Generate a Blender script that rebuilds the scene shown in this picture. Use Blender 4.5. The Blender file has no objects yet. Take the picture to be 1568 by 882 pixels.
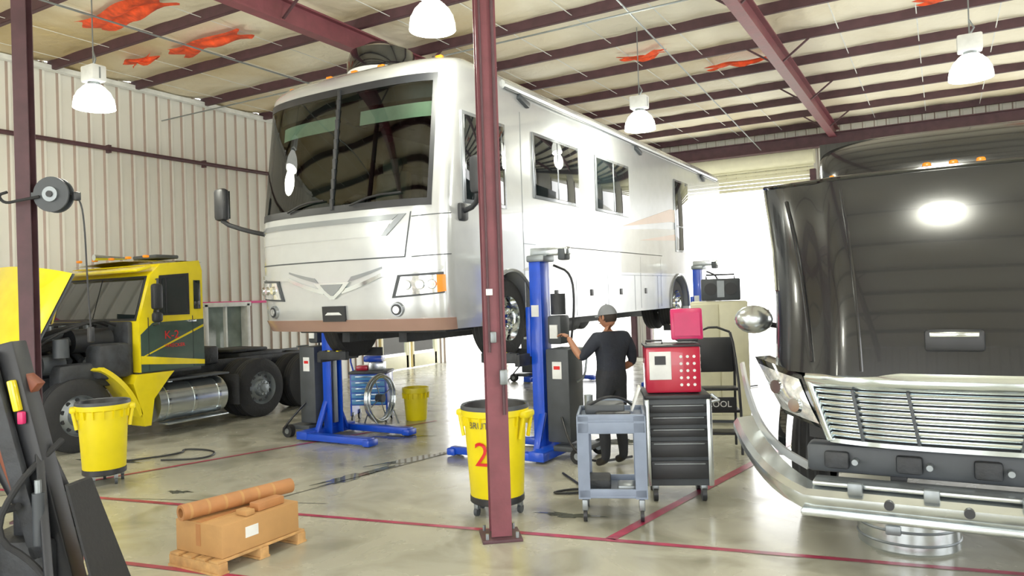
import bpy, bmesh, math, random
from mathutils import Vector, Matrix
random.seed(3)
pi=math.pi
def lin(c):
    c=c/255.0
    return c/12.92 if c<=0.04045 else ((c+0.055)/1.055)**2.4
def hx(h):
    h=h.lstrip('#'); return tuple(lin(int(h[i:i+2],16)) for i in (0,2,4))
MATS={}
def mat(name,col,rough=0.5,metal=0.0,var=0.12,scale=6.0,bump=0.0,emit=0.0,coat=0.0,rvar=0.1,bscale=None,spec=0.5):
    if name in MATS: return MATS[name]
    m=bpy.data.materials.new(name); m.use_nodes=True
    nt=m.node_tree; b=nt.nodes['Principled BSDF']
    c=hx(col) if isinstance(col,str) else col
    tc=nt.nodes.new('ShaderNodeTexCoord'); n=nt.nodes.new('ShaderNodeTexNoise')
    n.inputs['Scale'].default_value=scale; n.inputs['Detail'].default_value=4
    nt.links.new(tc.outputs['Object'],n.inputs['Vector'])
    r=nt.nodes.new('ShaderNodeValToRGB')
    r.color_ramp.elements[0].position=0.3; r.color_ramp.elements[1].position=0.7
    r.color_ramp.elements[0].color=(*[x*(1-var) for x in c],1)
    r.color_ramp.elements[1].color=(*[min(1,x*(1+var)) for x in c],1)
    nt.links.new(n.outputs['Fac'],r.inputs['Fac']); nt.links.new(r.outputs['Color'],b.inputs['Base Color'])
    mr=nt.nodes.new('ShaderNodeMapRange'); mr.inputs['To Min'].default_value=max(0.02,rough-rvar*rough); mr.inputs['To Max'].default_value=min(1,rough+rvar*rough)
    nt.links.new(n.outputs['Fac'],mr.inputs['Value']); nt.links.new(mr.outputs['Result'],b.inputs['Roughness'])
    b.inputs['Metallic'].default_value=metal; b.inputs['Coat Weight'].default_value=coat
    b.inputs['Specular IOR Level'].default_value=spec
    if emit>0:
        b.inputs['Emission Color'].default_value=(*c,1); b.inputs['Emission Strength'].default_value=emit
    if bump>0:
        n2=nt.nodes.new('ShaderNodeTexNoise'); n2.inputs['Scale'].default_value=bscale or scale*4
        nt.links.new(tc.outputs['Object'],n2.inputs['Vector'])
        bp=nt.nodes.new('ShaderNodeBump'); bp.inputs['Strength'].default_value=bump; bp.inputs['Distance'].default_value=0.02
        nt.links.new(n2.outputs['Fac'],bp.inputs['Height']); nt.links.new(bp.outputs['Normal'],b.inputs['Normal'])
    MATS[name]=m; return m
def clearglass(name,tint,refl=.12):
    m=bpy.data.materials.new(name); m.use_nodes=True; nt=m.node_tree; nt.nodes.clear()
    o=nt.nodes.new('ShaderNodeOutputMaterial'); mx=nt.nodes.new('ShaderNodeMixShader'); t=nt.nodes.new('ShaderNodeBsdfTransparent'); gl=nt.nodes.new('ShaderNodeBsdfGlossy'); fr=nt.nodes.new('ShaderNodeFresnel'); ad=nt.nodes.new('ShaderNodeMath')
    fr.inputs['IOR'].default_value=1.45; ad.operation='ADD'; ad.inputs[1].default_value=refl
    t.inputs['Color'].default_value=(*tint,1); gl.inputs['Roughness'].default_value=.02
    nt.links.new(fr.outputs[0],ad.inputs[0]); nt.links.new(ad.outputs[0],mx.inputs[0]); nt.links.new(t.outputs[0],mx.inputs[1]); nt.links.new(gl.outputs[0],mx.inputs[2]); nt.links.new(mx.outputs[0],o.inputs[0])
    return m
# ---------------- materials
mBlack=mat('black_plastic','#212328',0.45)
mRubber=mat('tire_rubber','#212225',0.8,bump=.3)
mDark=mat('dark_grime','#2b2e33',0.6,var=.4,scale=9,bump=.2)
mChrome=mat('chrome','#dfe6ea',0.12,1.0,var=.03)
mAlu=mat('brushed_aluminium','#cdd4d7',0.24,0.92,var=.1)
mSteel=mat('steel_grey','#8e9599',0.4,0.7)
mGlass=mat('dark_glass','#141c1e',0.04,0.0,var=.2,scale=1.2,coat=.6,rvar=0)
mWsGlass=clearglass('windshield_glass',(.24,.30,.28),.03)
mClear=clearglass('clear_glass',(.9,.95,.93),.02)
mSilver=mat('silver_paint','#cdd1d4',0.25,0.45,var=.03,coat=.8)
mSilver2=mat('silver_grey_paint','#90969c',0.25,0.45,var=.03,coat=.8)
mWhite=mat('white_paint_and_glare','#eceeee',0.2,0.0,var=.03,coat=.8)
mTan=mat('tan_paint','#ad8b80',0.3,0.3,var=.03,coat=.6)
mBeige=mat('beige_paint','#d2b8a4',0.3,0.1,var=.03,coat=.6)
mYellow=mat('yellow_plastic','#f0dc06',0.42,var=.06,scale=4)
mYelP=mat('yellow_paint','#ecd618',0.25,var=.06,coat=.7)
mGreen=mat('dark_green_paint','#364a42',0.3,var=.1,coat=.7)
mBlue=mat('blue_lift_paint','#0c48cc',0.35,var=.08,coat=.3)
mLBlue=mat('light_blue_paint','#5aa0dc',.35)
mRed=mat('red_paint','#bc1638',0.35,var=.08,coat=.5)
mPink=mat('magenta_red_plastic','#cc2464',0.35,var=.08)
mRedInk=mat('red_ink','#d81b1b',0.6)
mAmber=mat('amber_lens','#f0881a',0.25,emit=.15)
mLens=mat('headlamp_lens','#e8eef2',0.08,0.6,var=.25,scale=30)
mMaroon=mat('maroon_steel','#743c46',0.5,var=.18,scale=5,bump=.1)
mMaroonD=mat('dark_maroon_steel','#4c3038',0.6,var=.2)
mCard=mat('cardboard','#bb8d57',0.8,var=.08,bump=.1)
mTube=mat('kraft_tube','#b07848',0.6,var=.12)
mWood=mat('pallet_wood','#c2955e',0.75,var=.25,scale=12)
mGrey=mat('grey_plastic','#7e8ba2',0.5,var=.1)
mGreyD=mat('dark_grey_plastic','#3e4349',0.5,var=.15)
mCream=mat('cream_enamel','#e2dfc0',0.4,var=.05)
mSkin=mat('skin','#a8755a',0.5,var=.06)
mShirt=mat('navy_shirt','#232834',0.85,var=.15,bump=.4)
mPants=mat('dark_work_trousers','#262930',0.85,var=.15,bump=.4)
mCap=mat('grey_cap','#7c8086',0.8,var=.1)
mHair=mat('dark_hair','#2a211c',0.8,var=.3,scale=60)
mShoe=mat('boot_leather','#1d1a18',0.6)
mPaper=mat('white_label','#e8ebeb',0.6)
mBlackGloss=mat('black_gloss_paint','#101316',0.12,0.1,var=.1,coat=1.0,rvar=0)
mHood=mat('black_hood_paint','#191b1f',0.2,0.0,var=.2,scale=1.5,coat=.35)
mLamp=mat('lamp_diffuser',(1,1,.93),0.4,emit=14)
mLampS=mat('lamp_reflector',(.97,1,.9),0.3,emit=3.2)
mInsul=mat('orange_insulation','#e0481f',0.8,var=.5,scale=8)
mFloorRed=mat('red_floor_paint','#a33250',0.35,var=.35,scale=7)
# ---------------- mesh builder
class M:
    def __init__(s): s.v=[];s.f=[];s.mi=[];s.mats=[]
    def mx(s,m):
        if m not in s.mats: s.mats.append(m)
        return s.mats.index(m)
    def add(s,vs,fs,m,mtx=None):
        o=len(s.v); i=s.mx(m)
        for p in vs:
            p=Vector(p)
            s.v.append(mtx@p if mtx else p)
        for f in fs: s.f.append([o+k for k in f]); s.mi.append(i)
    def addbm(s,bm,m,mtx=None):
        bm.verts.index_update()
        s.add([v.co.copy() for v in bm.verts],[[v.index for v in f.verts] for f in bm.faces],m,mtx); bm.free()
    def box(s,c,d,m,bev=0.0,rot=None,mtx=None):
        bm=bmesh.new(); bmesh.ops.create_cube(bm,size=1)
        bmesh.ops.scale(bm,vec=Vector(d),verts=bm.verts)
        if bev>0: bmesh.ops.bevel(bm,geom=list(bm.edges),offset=min(bev,min(d)*.45),segments=2,affect='EDGES',profile=.5)
        t=Matrix.Translation(Vector(c))
        if rot: t=t@Matrix.Rotation(rot[2],4,'Z')@Matrix.Rotation(rot[1],4,'Y')@Matrix.Rotation(rot[0],4,'X')
        if mtx: t=mtx@t
        s.addbm(bm,m,t)
    def bar(s,p0,p1,w,h,m,bev=0.0):
        p0=Vector(p0);p1=Vector(p1);d=p1-p0
        q=d.to_track_quat('Y','Z').to_matrix().to_4x4()
        s.box((0,0,0),(w,d.length,h),m,bev,mtx=Matrix.Translation((p0+p1)/2)@q)
    def cyl(s,p0,p1,r,m,r2=None,seg=24,caps=True):
        p0=Vector(p0);p1=Vector(p1);d=p1-p0
        r2=r if r2 is None else r2
        q=d.to_track_quat('Z','X').to_matrix()
        vs=[];fs=[]
        for (p,rr) in ((p0,r),(p1,r2)):
            for i in range(seg):
                a=2*pi*i/seg; vs.append(p+q@Vector((rr*math.cos(a),rr*math.sin(a),0)))
        for i in range(seg):
            j=(i+1)%seg; fs.append([i,j,seg+j,seg+i])
        if caps: fs.append(list(range(seg))[::-1]); fs.append([seg+i for i in range(seg)])
        s.add(vs,fs,m)
    def lathe(s,prof,m,o=(0,0,0),axis='Z',seg=32,mtx=None):
        vs=[];fs=[];n=len(prof)
        for i in range(seg):
            a=2*pi*i/seg
            for r,z in prof:
                p=Vector((r*math.cos(a),r*math.sin(a),z))
                if axis=='X': p=Vector((p.z,p.x,p.y))
                if axis=='Y': p=Vector((p.y,p.z,p.x))
                vs.append(p+Vector(o))
        for i in range(seg):
            j=(i+1)%seg
            for k in range(n-1): fs.append([i*n+k,j*n+k,j*n+k+1,i*n+k+1])
        s.add(vs,fs,m,mtx)
    def prism(s,poly,axis,a,b,m,mtx=None,skip=()):
        def P(u,v,w):
            return Vector((w,u,v)) if axis=='X' else (Vector((u,w,v)) if axis=='Y' else Vector((u,v,w)))
        n=len(poly)
        vs=[P(u,v,a) for u,v in poly]+[P(u,v,b) for u,v in poly]
        fs=[[i,(i+1)%n,n+(i+1)%n,n+i] for i in range(n) if i not in skip]
        fs.append(list(range(n))[::-1]); fs.append([n+i for i in range(n)])
        s.add(vs,fs,m,mtx)
    def grid(s,fn,nu,nv,m,close=None):
        vs=[];fs=[]
        for j in range(nv+1):
            for i in range(nu+1): vs.append(Vector(fn(i/nu,j/nv)))
        W=nu+1
        for j in range(nv):
            for i in range(nu): fs.append([j*W+i,j*W+i+1,(j+1)*W+i+1,(j+1)*W+i])
        if close:
            border=[i for i in range(nu+1)]+[j*W+nu for j in range(1,nv+1)]+[nv*W+i for i in range(nu-1,-1,-1)]+[j*W for j in range(nv-1,0,-1)]
            o=len(vs)
            for k in border: 
                j,i=divmod(k,W); vs.append(Vector(close(i/nu,j/nv)))
            n=len(border)
            for k in range(n): fs.append([border[k],border[(k+1)%n],o+(k+1)%n,o+k])
        s.add(vs,fs,m)
    def tube(s,pts,r,m,seg=8,smooth=0,prof=None):
        pts=[Vector(p) for p in pts]
        for _ in range(smooth):
            q=[pts[0]]
            for i in range(len(pts)-1):
                q.append(pts[i]*.75+pts[i+1]*.25); q.append(pts[i]*.25+pts[i+1]*.75)
            q.append(pts[-1]); pts=q
        n=len(pts); T=[(pts[min(i+1,n-1)]-pts[max(i-1,0)]).normalized() for i in range(n)]
        up=Vector((0,0,1)) if abs(T[0].z)<.95 else Vector((1,0,0))
        N=(up-T[0]*up.dot(T[0])).normalized()
        vs=[];fs=[]
        P=prof or [(r*math.cos(2*pi*i/seg),r*math.sin(2*pi*i/seg)) for i in range(seg)]
        seg=len(P)
        for i in range(n):
            if prof:
                N=Vector((0,0,1)); N=(N-T[i]*N.dot(T[i])).normalized()
            else: N=(N-T[i]*N.dot(T[i])).normalized()
            B=T[i].cross(N)
            for a,b in P: vs.append(pts[i]+B*a+N*b)
        for i in range(n-1):
            for k in range(seg):
                k2=(k+1)%seg; fs.append([i*seg+k,i*seg+k2,(i+1)*seg+k2,(i+1)*seg+k])
        fs.append(list(range(seg))[::-1]); fs.append([(n-1)*seg+k for k in range(seg)])
        s.add(vs,fs,m)
    def sphere(s,c,r,m,sc=(1,1,1),seg=20):
        bm=bmesh.new(); bmesh.ops.create_uvsphere(bm,u_segments=seg,v_segments=seg//2,radius=r)
        s.addbm(bm,m,Matrix.Translation(Vector(c))@Matrix.Diagonal((*sc,1)))
    def text(s,t,size,m,mtx,fn=None):
        cu=bpy.data.curves.new('t','FONT'); cu.body=t; cu.size=size; cu.align_x='CENTER'; cu.align_y='CENTER'; cu.resolution_u=3
        ob=bpy.data.objects.new('t',cu); bpy.context.collection.objects.link(ob)
        bpy.context.view_layer.update()
        me=bpy.data.meshes.new_from_object(ob.evaluated_get(bpy.context.evaluated_depsgraph_get()))
        vs=[v.co.copy() for v in me.vertices]
        if fn: vs=[Vector(fn(v)) for v in vs]
        s.add(vs,[list(p.vertices) for p in me.polygons],m,mtx)
        bpy.data.objects.remove(ob); bpy.data.meshes.remove(me)
    def finish(s,name,angle=35,mtx=None,recenter=True,normals=True):
        vs=[mtx@v for v in s.v] if mtx else s.v
        o=Vector((0,0,0))
        if recenter:
            xs=[v.x for v in vs];ys=[v.y for v in vs];zs=[v.z for v in vs]
            o=Vector(((min(xs)+max(xs))/2,(min(ys)+max(ys))/2,min(zs)))
        me=bpy.data.meshes.new(name); me.from_pydata([tuple(v-o) for v in vs],[],s.f)
        for m in s.mats: me.materials.append(m)
        me.polygons.foreach_set('material_index',s.mi)
        me.validate(); me.update()
        if normals:
            bm=bmesh.new(); bm.from_mesh(me); bmesh.ops.recalc_face_normals(bm,faces=bm.faces); bm.to_mesh(me); bm.free()
        me.polygons.foreach_set('use_smooth',[True]*len(me.polygons))
        try: me.set_sharp_from_angle(angle=math.radians(angle))
        except Exception: pass
        ob=bpy.data.objects.new(name,me); ob.location=o
        bpy.context.collection.objects.link(ob); return ob
def RZ(x,y,z,a): return Matrix.Translation((x,y,z))@Matrix.Rotation(math.radians(a),4,'Z')
# ================= CAMERA
yaw=math.radians(30.0); pitch=math.radians(0.55); roll=0.033
f0=Vector((-math.sin(yaw)*math.cos(pitch),math.cos(yaw)*math.cos(pitch),math.sin(pitch)))
r0=Vector((math.cos(yaw),math.sin(yaw),0)); u0=r0.cross(f0)
r=r0*math.cos(roll)-u0*math.sin(roll); u=u0*math.cos(roll)+r0*math.sin(roll)
cam=bpy.data.cameras.new('camera'); cam.lens=26.17; cam.sensor_width=36; cam.clip_start=.05
co=bpy.data.objects.new('camera',cam)
mw=Matrix((( r.x,u.x,-f0.x,0),(r.y,u.y,-f0.y,0),(r.z,u.z,-f0.z,1.95),(0,0,0,1)))
co.matrix_world=mw; bpy.context.collection.objects.link(co); bpy.context.scene.camera=co
# ================= WORLD
w=bpy.data.worlds.new('sky'); bpy.context.scene.world=w; w.use_nodes=True
bg=w.node_tree.nodes['Background']; bg.inputs['Color'].default_value=(.985,.99,.975,1); bg.inputs['Strength'].default_value=6.0
try:
    bpy.context.scene.view_settings.view_transform='Standard'
    bpy.context.scene.view_settings.exposure=-0.02
    bpy.context.scene.view_settings.gamma=1.1
except Exception: pass
XL,XR,YB,YF,ZC=-13.0,9.0,21.0,-5.0,6.15
# ================= FLOOR
fm=bpy.data.materials.new('polished_concrete'); fm.use_nodes=True; nt=fm.node_tree; b=nt.nodes['Principled BSDF']
tc=nt.nodes.new('ShaderNodeTexCoord')
def noise(sc,det=5,dist=0):
    n=nt.nodes.new('ShaderNodeTexNoise'); n.inputs['Scale'].default_value=sc; n.inputs['Detail'].default_value=det; n.inputs['Distortion'].default_value=dist
    nt.links.new(tc.outputs['Object'],n.inputs['Vector']); return n
n1=noise(.5,6,.6); n2=noise(1.6,10,.8)
rp=nt.nodes.new('ShaderNodeValToRGB'); e=rp.color_ramp.elements
e[0].position=.3; e[0].color=(*hx('#a09f90'),1); e[1].position=.68; e[1].color=(*hx('#c3c1b0'),1)
nt.links.new(n1.outputs['Fac'],rp.inputs['Fac'])
rp2=nt.nodes.new('ShaderNodeValToRGB'); e=rp2.color_ramp.elements
e[0].position=.28; e[0].color=(.36,.35,.31,1); e[1].position=.5; e[1].color=(1,1,1,1)
nt.links.new(n2.outputs['Fac'],rp2.inputs['Fac'])
mix=nt.nodes.new('ShaderNodeMixRGB'); mix.blend_type='MULTIPLY'; mix.inputs['Fac'].default_value=.6
nt.links.new(rp.outputs['Color'],mix.inputs['Color1']); nt.links.new(rp2.outputs['Color'],mix.inputs['Color2'])
nt.links.new(mix.outputs['Color'],b.inputs['Base Color'])
mr=nt.nodes.new('ShaderNodeMapRange'); mr.inputs['From Min'].default_value=.3; mr.inputs['From Max'].default_value=.7
mr.inputs['To Min'].default_value=.16; mr.inputs['To Max'].default_value=.34
nt.links.new(n2.outputs['Fac'],mr.inputs['Value']); nt.links.new(mr.outputs['Result'],b.inputs['Roughness'])
b.inputs['Coat Weight'].default_value=.15; b.inputs['Coat Roughness'].default_value=.12
g=M(); g.box(((XL+XR)/2,(YB+YF)/2,-.1),(XR-XL+.4,YB-YF+.4,.2),fm); g.finish('floor',recenter=False)
mGround=mat('outside_concrete','#c9c7bd',.8)
g=M(); g.box((0,8,-.3),(160,160,.1),mGround); g.finish('ground_outside',recenter=False)
# markings
g=M()
def strip(m,p0,p1,wd,z=.004,mt=mFloorRed):
    p0=Vector((*p0,z));p1=Vector((*p1,z)); d=(p1-p0).normalized(); n=Vector((-d.y,d.x,0))*wd/2
    k=12; vs=[];fs=[]
    for i in range(k+1):
        p=p0.lerp(p1,i/k); ww=1+random.uniform(-.12,.12); vs+= [p-n*ww,p+n*ww]
    for i in range(k): fs.append([2*i,2*i+1,2*i+3,2*i+2])
    m.add(vs,fs,mt)
strip(g,(-12.0,3.72),(4.0,6.55),.065)
strip(g,(-2.33,5.45),(-1.2,13),.09)
strip(g,(-8.6,4.35),(-7.0,9.6),.06,)
strip(g,(-7.9,3.0),(-3.2,3.83),.06)
g.finish('floor_marking',recenter=False,normals=False)
g=M(); mJ=mat('joint_dirt','#50504b',.3,var=.4,scale=12)
strip(g,(-5.9,4.7),(-5.2,9.0),.02,.003,mJ); strip(g,(-9.4,3.9),(-5.2,5.3),.012,.003,mJ)
def puddle(m,c,rx,ry,a,z,mt):
    vs=[Vector((c[0],c[1],z))];k=60
    for i in range(k):
        t=2*pi*i/k; rr=1+.25*math.sin(3*t+a)+.2*math.sin(7*t+2*a)+.13*math.sin(13*t)+.08*math.sin(22*t+a)
        x=rx*rr*math.cos(t); y=ry*rr*math.sin(t); vs.append(Vector((c[0]+x*math.cos(a)-y*math.sin(a),c[1]+x*math.sin(a)+y*math.cos(a),z)))
    m.add(vs,[[0,1+i,1+(i+1)%k] for i in range(k)],mt)
mWet=mat('wet_stain','#5c5f56',.06,var=.3,scale=5)
puddle(g,(-5.7,6.3),.5,.1,1.4,.003,mWet); puddle(g,(-5.55,7.4),.7,.09,1.2,.003,mWet); puddle(g,(-5.1,8.2),.4,.15,.3,.003,mWet)
puddle(g,(-7.0,5.0),.12,.05,.3,.003,mWet); puddle(g,(-6.2,5.5),.2,.05,.9,.003,mWet); puddle(g,(-4.0,8.9),.7,.2,.4,.003,mWet)
puddle(g,(-6.7,8.3),.35,.12,.5,.003,mWet); puddle(g,(-9.3,5.6),.4,.15,.2,.003,mWet); puddle(g,(-2.9,5.9),.25,.06,.2,.003,mWet)
puddle(g,(.6,5.2),1.0,.3,.2,.003,mat('oil_stain','#42443f',.2,var=.3))
g.finish('floor_stain',recenter=False,normals=False)
# ================= WALLS
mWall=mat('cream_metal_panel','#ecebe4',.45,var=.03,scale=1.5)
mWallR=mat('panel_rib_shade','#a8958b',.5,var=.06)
def corr_wall(name,p0,p1,z0,z1,inward,holes=()):
    p0=Vector((*p0,0));p1=Vector((*p1,0)); L=(p1-p0).length; d=(p1-p0)/L; n=Vector((*inward,0))
    cuts=sorted(set([0,L]+[h[0] for h in holes]+[h[1] for h in holes]))
    g=M()
    def seg(a0,a1,za,zb):
        prof=[]; step=.265
        k=max(1,round((a1-a0)/step)); st=(a1-a0)/k
        for i in range(k):
            s=a0+i*st; prof+=[(s,0),(s+st-.09,0),(s+st-.065,.04),(s+st-.025,.04)]
        prof.append((a1,0))
        vs=[];fs=[]
        for a,o in prof:
            q=p0+d*a+n*o; vs+=[Vector((q.x,q.y,za)),Vector((q.x,q.y,zb))]
        fl=[[2*i,2*i+2,2*i+3,2*i+1] for i in range(len(prof)-1)]
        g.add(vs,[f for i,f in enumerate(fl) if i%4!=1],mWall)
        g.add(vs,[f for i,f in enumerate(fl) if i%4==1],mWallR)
        q0=p0+d*a0-n*.12;q1=p0+d*a1-n*.12
        g.add([(q0.x,q0.y,za),(q1.x,q1.y,za),(q1.x,q1.y,zb),(q0.x,q0.y,zb)],[[0,1,2,3]],mWall)
    for i in range(len(cuts)-1):
        a0,a1=cuts[i],cuts[i+1]; mid=(a0+a1)/2
        h=[q for q in holes if q[0]<=mid<=q[1]]
        if not h: seg(a0,a1,z0,z1)
        else:
            h=h[0]
            if h[2]>z0: seg(a0,a1,z0,h[2])
            if h[3]<z1: seg(a0,a1,h[3],z1)
    return g.finish(name,recenter=False,angle=20,normals=False)
BD=((.6,5.0),(5.6,10.1),(12,16.5)); RD=((6,11),(12,18),(19,25)); FD=((1.5,6.5),(8.5,13.5),(15.5,20.5))
corr_wall('wall_left',(XL,YF),(XL,YB),0,ZC,(1,0),holes=[(9.9-YF,10.95-YF,.9,1.95),(15.3-YF,18.0-YF,0,2.2),(18.4-YF,20.7-YF,0,3.2)])
corr_wall('wall_back',(XL,YB),(XR,YB),0,ZC,(0,-1),holes=[(a,c,0,4.9) for a,c in BD])
corr_wall('wall_right',(XR,YF),(XR,YB),0,ZC,(-1,0),holes=[(a,c,0,5.0) for a,c in RD])
corr_wall('wall_front',(XL,YF),(XR,YF),0,ZC,(0,1),holes=[(a,c,0,4.6) for a,c in FD])
def portal(c,sx,sy,rot):
    l=bpy.data.lights.new('portal','AREA'); l.shape='RECTANGLE'; l.size=sx; l.size_y=sy; l.cycles.is_portal=True
    o=bpy.data.objects.new('sky_portal',l); o.location=c; o.rotation_euler=rot; bpy.context.collection.objects.link(o)
for a,b_ in BD: portal((XL+(a+b_)/2,YB+.05,2.45),b_-a,4.9,(-pi/2,0,0))
for a,b_ in RD: portal((XR+.05,YF+(a+b_)/2,2.5),5.0,b_-a,(0,pi/2,0))
for a,b_ in FD: portal((XL+(a+b_)/2,YF-.05,2.3),b_-a,4.6,(pi/2,0,0))
portal((XL-.05,19.55,1.6),3.2,2.3,(0,-pi/2,0))
g=M()
for a,b_ in BD:
    x0,x1=XL+a,XL+b_
    for k in range(6):
        g.box(((x0+x1)/2,YB-.13,4.62+k*.1),(x1-x0+.2,.05,.085),mCream,.02)
    g.cyl((x0-.15,YB-.35,5.35),(x1+.15,YB-.35,5.35),.24,mCream)
    for x in (x0-.07,x1+.07): g.box((x,YB-.1,2.5),(.14,.16,5.0),mMaroonD)
g.finish('trim_rollup_door',recenter=False)
mTrimT=mat('tan_trim','#c4ad6a',.5)
for y0,y1 in ((15.34,16.62),(16.68,17.96)):
    g=M()
    for y in (y0+.08,y1-.08): g.box((XL+.0,y,1.1),(.06,.16,2.16),mCream,.01)
    for z in (.2,1.05,2.08): g.box((XL+.0,(y0+y1)/2,z),(.06,y1-y0-.1,.2 if z!=.2 else .36),mCream,.01)
    g.box((XL,(y0+y1)/2,1.3),(.01,y1-y0-.3,1.7),mClear)
    g.sphere((XL+.06,y1-.12,1.0),.035,mAlu); g.box((XL+.05,y0+.01,1.1),(.05,.04,2.18),mTrimT)
    g.finish('door_1' if y0<16 else 'door_2')
# left wall fixtures
g=M()
g.tube([(XL+.14,YF+.2,4.82),(XL+.14,YB-.3,4.82)],.04,mMaroonD)
for k in range(12): g.box((XL+.09,YF+1+2*k,4.82),(.1,.05,.14),mMaroonD)
g.finish('pipe_conduit')
g=M(); g.box((XL+.05,(YF+15)/2,1.99),(.02,15-YF-.1,.05),mat('pink_stripe','#e8408c',.5))
g.finish('trim_1')
g=M()
yc=10.425
for z in (.9,1.95): g.box((XL+.07,yc,z),(.2,1.2,.09),mPaper,.01)
for y in (9.9,10.95): g.box((XL+.07,y,1.42),(.2,.09,1.1),mPaper,.01)
g.box((XL+.07,yc,1.42),(.08,.04,1.0),mPaper)
g.box((XL-.06,yc,1.42),(.02,1.1,1.05),mat('office_glass','#8d9b95',.1,var=.4,scale=2))
g.box((XL+.14,yc,.83),(.3,1.3,.04),mPaper,.01)
g.finish('window_1')
# ================= CEILING
mCeil=bpy.data.materials.new('ceiling_insulation'); mCeil.use_nodes=True; nt=mCeil.node_tree; b=nt.nodes['Principled BSDF']
tc=nt.nodes.new('ShaderNodeTexCoord'); n1=noise(.35,5,.4); n2=noise(4,6,.5)
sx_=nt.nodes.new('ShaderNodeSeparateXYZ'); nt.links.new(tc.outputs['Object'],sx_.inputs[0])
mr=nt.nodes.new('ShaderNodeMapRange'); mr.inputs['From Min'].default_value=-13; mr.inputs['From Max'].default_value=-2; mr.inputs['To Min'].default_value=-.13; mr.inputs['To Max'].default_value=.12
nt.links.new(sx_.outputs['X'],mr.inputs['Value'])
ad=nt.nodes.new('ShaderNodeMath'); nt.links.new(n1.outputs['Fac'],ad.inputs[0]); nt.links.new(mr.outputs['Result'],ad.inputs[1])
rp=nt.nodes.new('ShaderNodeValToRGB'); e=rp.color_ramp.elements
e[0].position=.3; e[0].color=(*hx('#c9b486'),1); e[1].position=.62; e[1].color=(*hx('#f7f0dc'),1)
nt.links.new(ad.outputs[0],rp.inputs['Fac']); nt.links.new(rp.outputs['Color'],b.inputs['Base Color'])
bp=nt.nodes.new('ShaderNodeBump'); bp.inputs['Strength'].default_value=.6; bp.inputs['Distance'].default_value=.06
nt.links.new(n2.outputs['Fac'],bp.inputs['Height']); nt.links.new(bp.outputs['Normal'],b.inputs['Normal']); b.inputs['Roughness'].default_value=.55
g=M(); PS=1.5
def cz(u,v):
    x=XL+(XR-XL)*u; y=YF+(YB-YF)*v
    t=((y-YF)/PS)%1.0; tx=(x*1.0)%1.0
    return (x,y,ZC+.02-.07*math.sin(pi*t)-.025*abs(math.sin(pi*tx)))
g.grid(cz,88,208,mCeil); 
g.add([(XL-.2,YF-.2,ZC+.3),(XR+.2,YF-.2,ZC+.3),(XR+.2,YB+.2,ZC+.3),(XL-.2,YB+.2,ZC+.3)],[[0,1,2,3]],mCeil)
g.finish('ceiling',recenter=False,normals=False)
g=M()
y=YF+PS
while y<YB-.2:
    z=ZC-.07
    g.box(((XL+XR)/2,y,z),(XR-XL-.1,.015,.15),mMaroonD); g.box(((XL+XR)/2,y+.03,z-.075),(XR-XL-.1,.06,.014),mMaroonD)
    y+=PS
g.finish('trim_purlin',recenter=False)
for X in (-7.45,-2.24,3.0,8.6):
    g=M(); zb=5.66; zt=5.96
    g.box((X,(YF+YB)/2,zb),(.17,YB-YF-.2,.025),mMaroon); g.box((X,(YF+YB)/2,zt),(.17,YB-YF-.2,.025),mMaroon)
    g.box((X,(YF+YB)/2,(zb+zt)/2),(.02,YB-YF-.2,zt-zb),mMaroon)
    y=YF+PS*2
    while y<YB:
        for s in (1,-1): g.bar((X+s*.07,y,zb+.02),(X+s*.5,y,ZC-.15),.03,.03,mMaroonD)
        y+=PS*2
    g.finish('trim_rafter')
g=M(); g.box((XL+.12,(YF+YB)/2,ZC-.12),(.12,YB-YF,.08),mPaper); g.finish('trim_eave')
g=M(); 
for k in range(20):
    x=XL+.7+1.1*k
    g.box((x,(YF+YB)/2,ZC-.1),(.015,YB-YF-.2,.004),mPaper)
for (a,b_) in (((-3.2,5.2,5.6),(-3.95,20,5.5)),((-8.8,2,5.5),(-8.8,20,5.5)),((-12.8,9,5.5),(-2.3,9,5.5))):
    g.tube([a,b_],.012,mSteel,6)
g.finish('ceiling_strap_wire',recenter=False)
def insul(x,y,sx,sy,a):
    g=M(); g.grid(lambda u,v:(x+(u-.5)*sx+.1*math.sin(9*v+a),y+(v-.5)*sy+.06*math.sin(7*u+a),ZC-.16-.06*math.sin(pi*u)*abs(math.sin(5*v+a))-.03*math.sin(13*u)*v),14,10,mInsul)
    g.finish('torn_insulation',normals=False)
insul(-9.6,6.2,1.7,.4,0); insul(-9.7,7.6,1.6,.4,1); insul(-11.2,7.5,.7,.25,2); insul(-3.0,13.6,1.1,.25,2); insul(.3,12.2,.9,.3,1); insul(-4.3,12.2,.7,.22,4); insul(1.3,10.8,.8,.3,3)
g=M()
g.box((-2,YB-.75,5.75),(21.6,.25,.02),mMaroonD); g.box((-2,YB-.75,5.45),(21.6,.25,.02),mMaroonD); g.box((-2,YB-.75,5.6),(21.6,.02,.3),mMaroonD)
g.finish('trim_header_beam')
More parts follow.
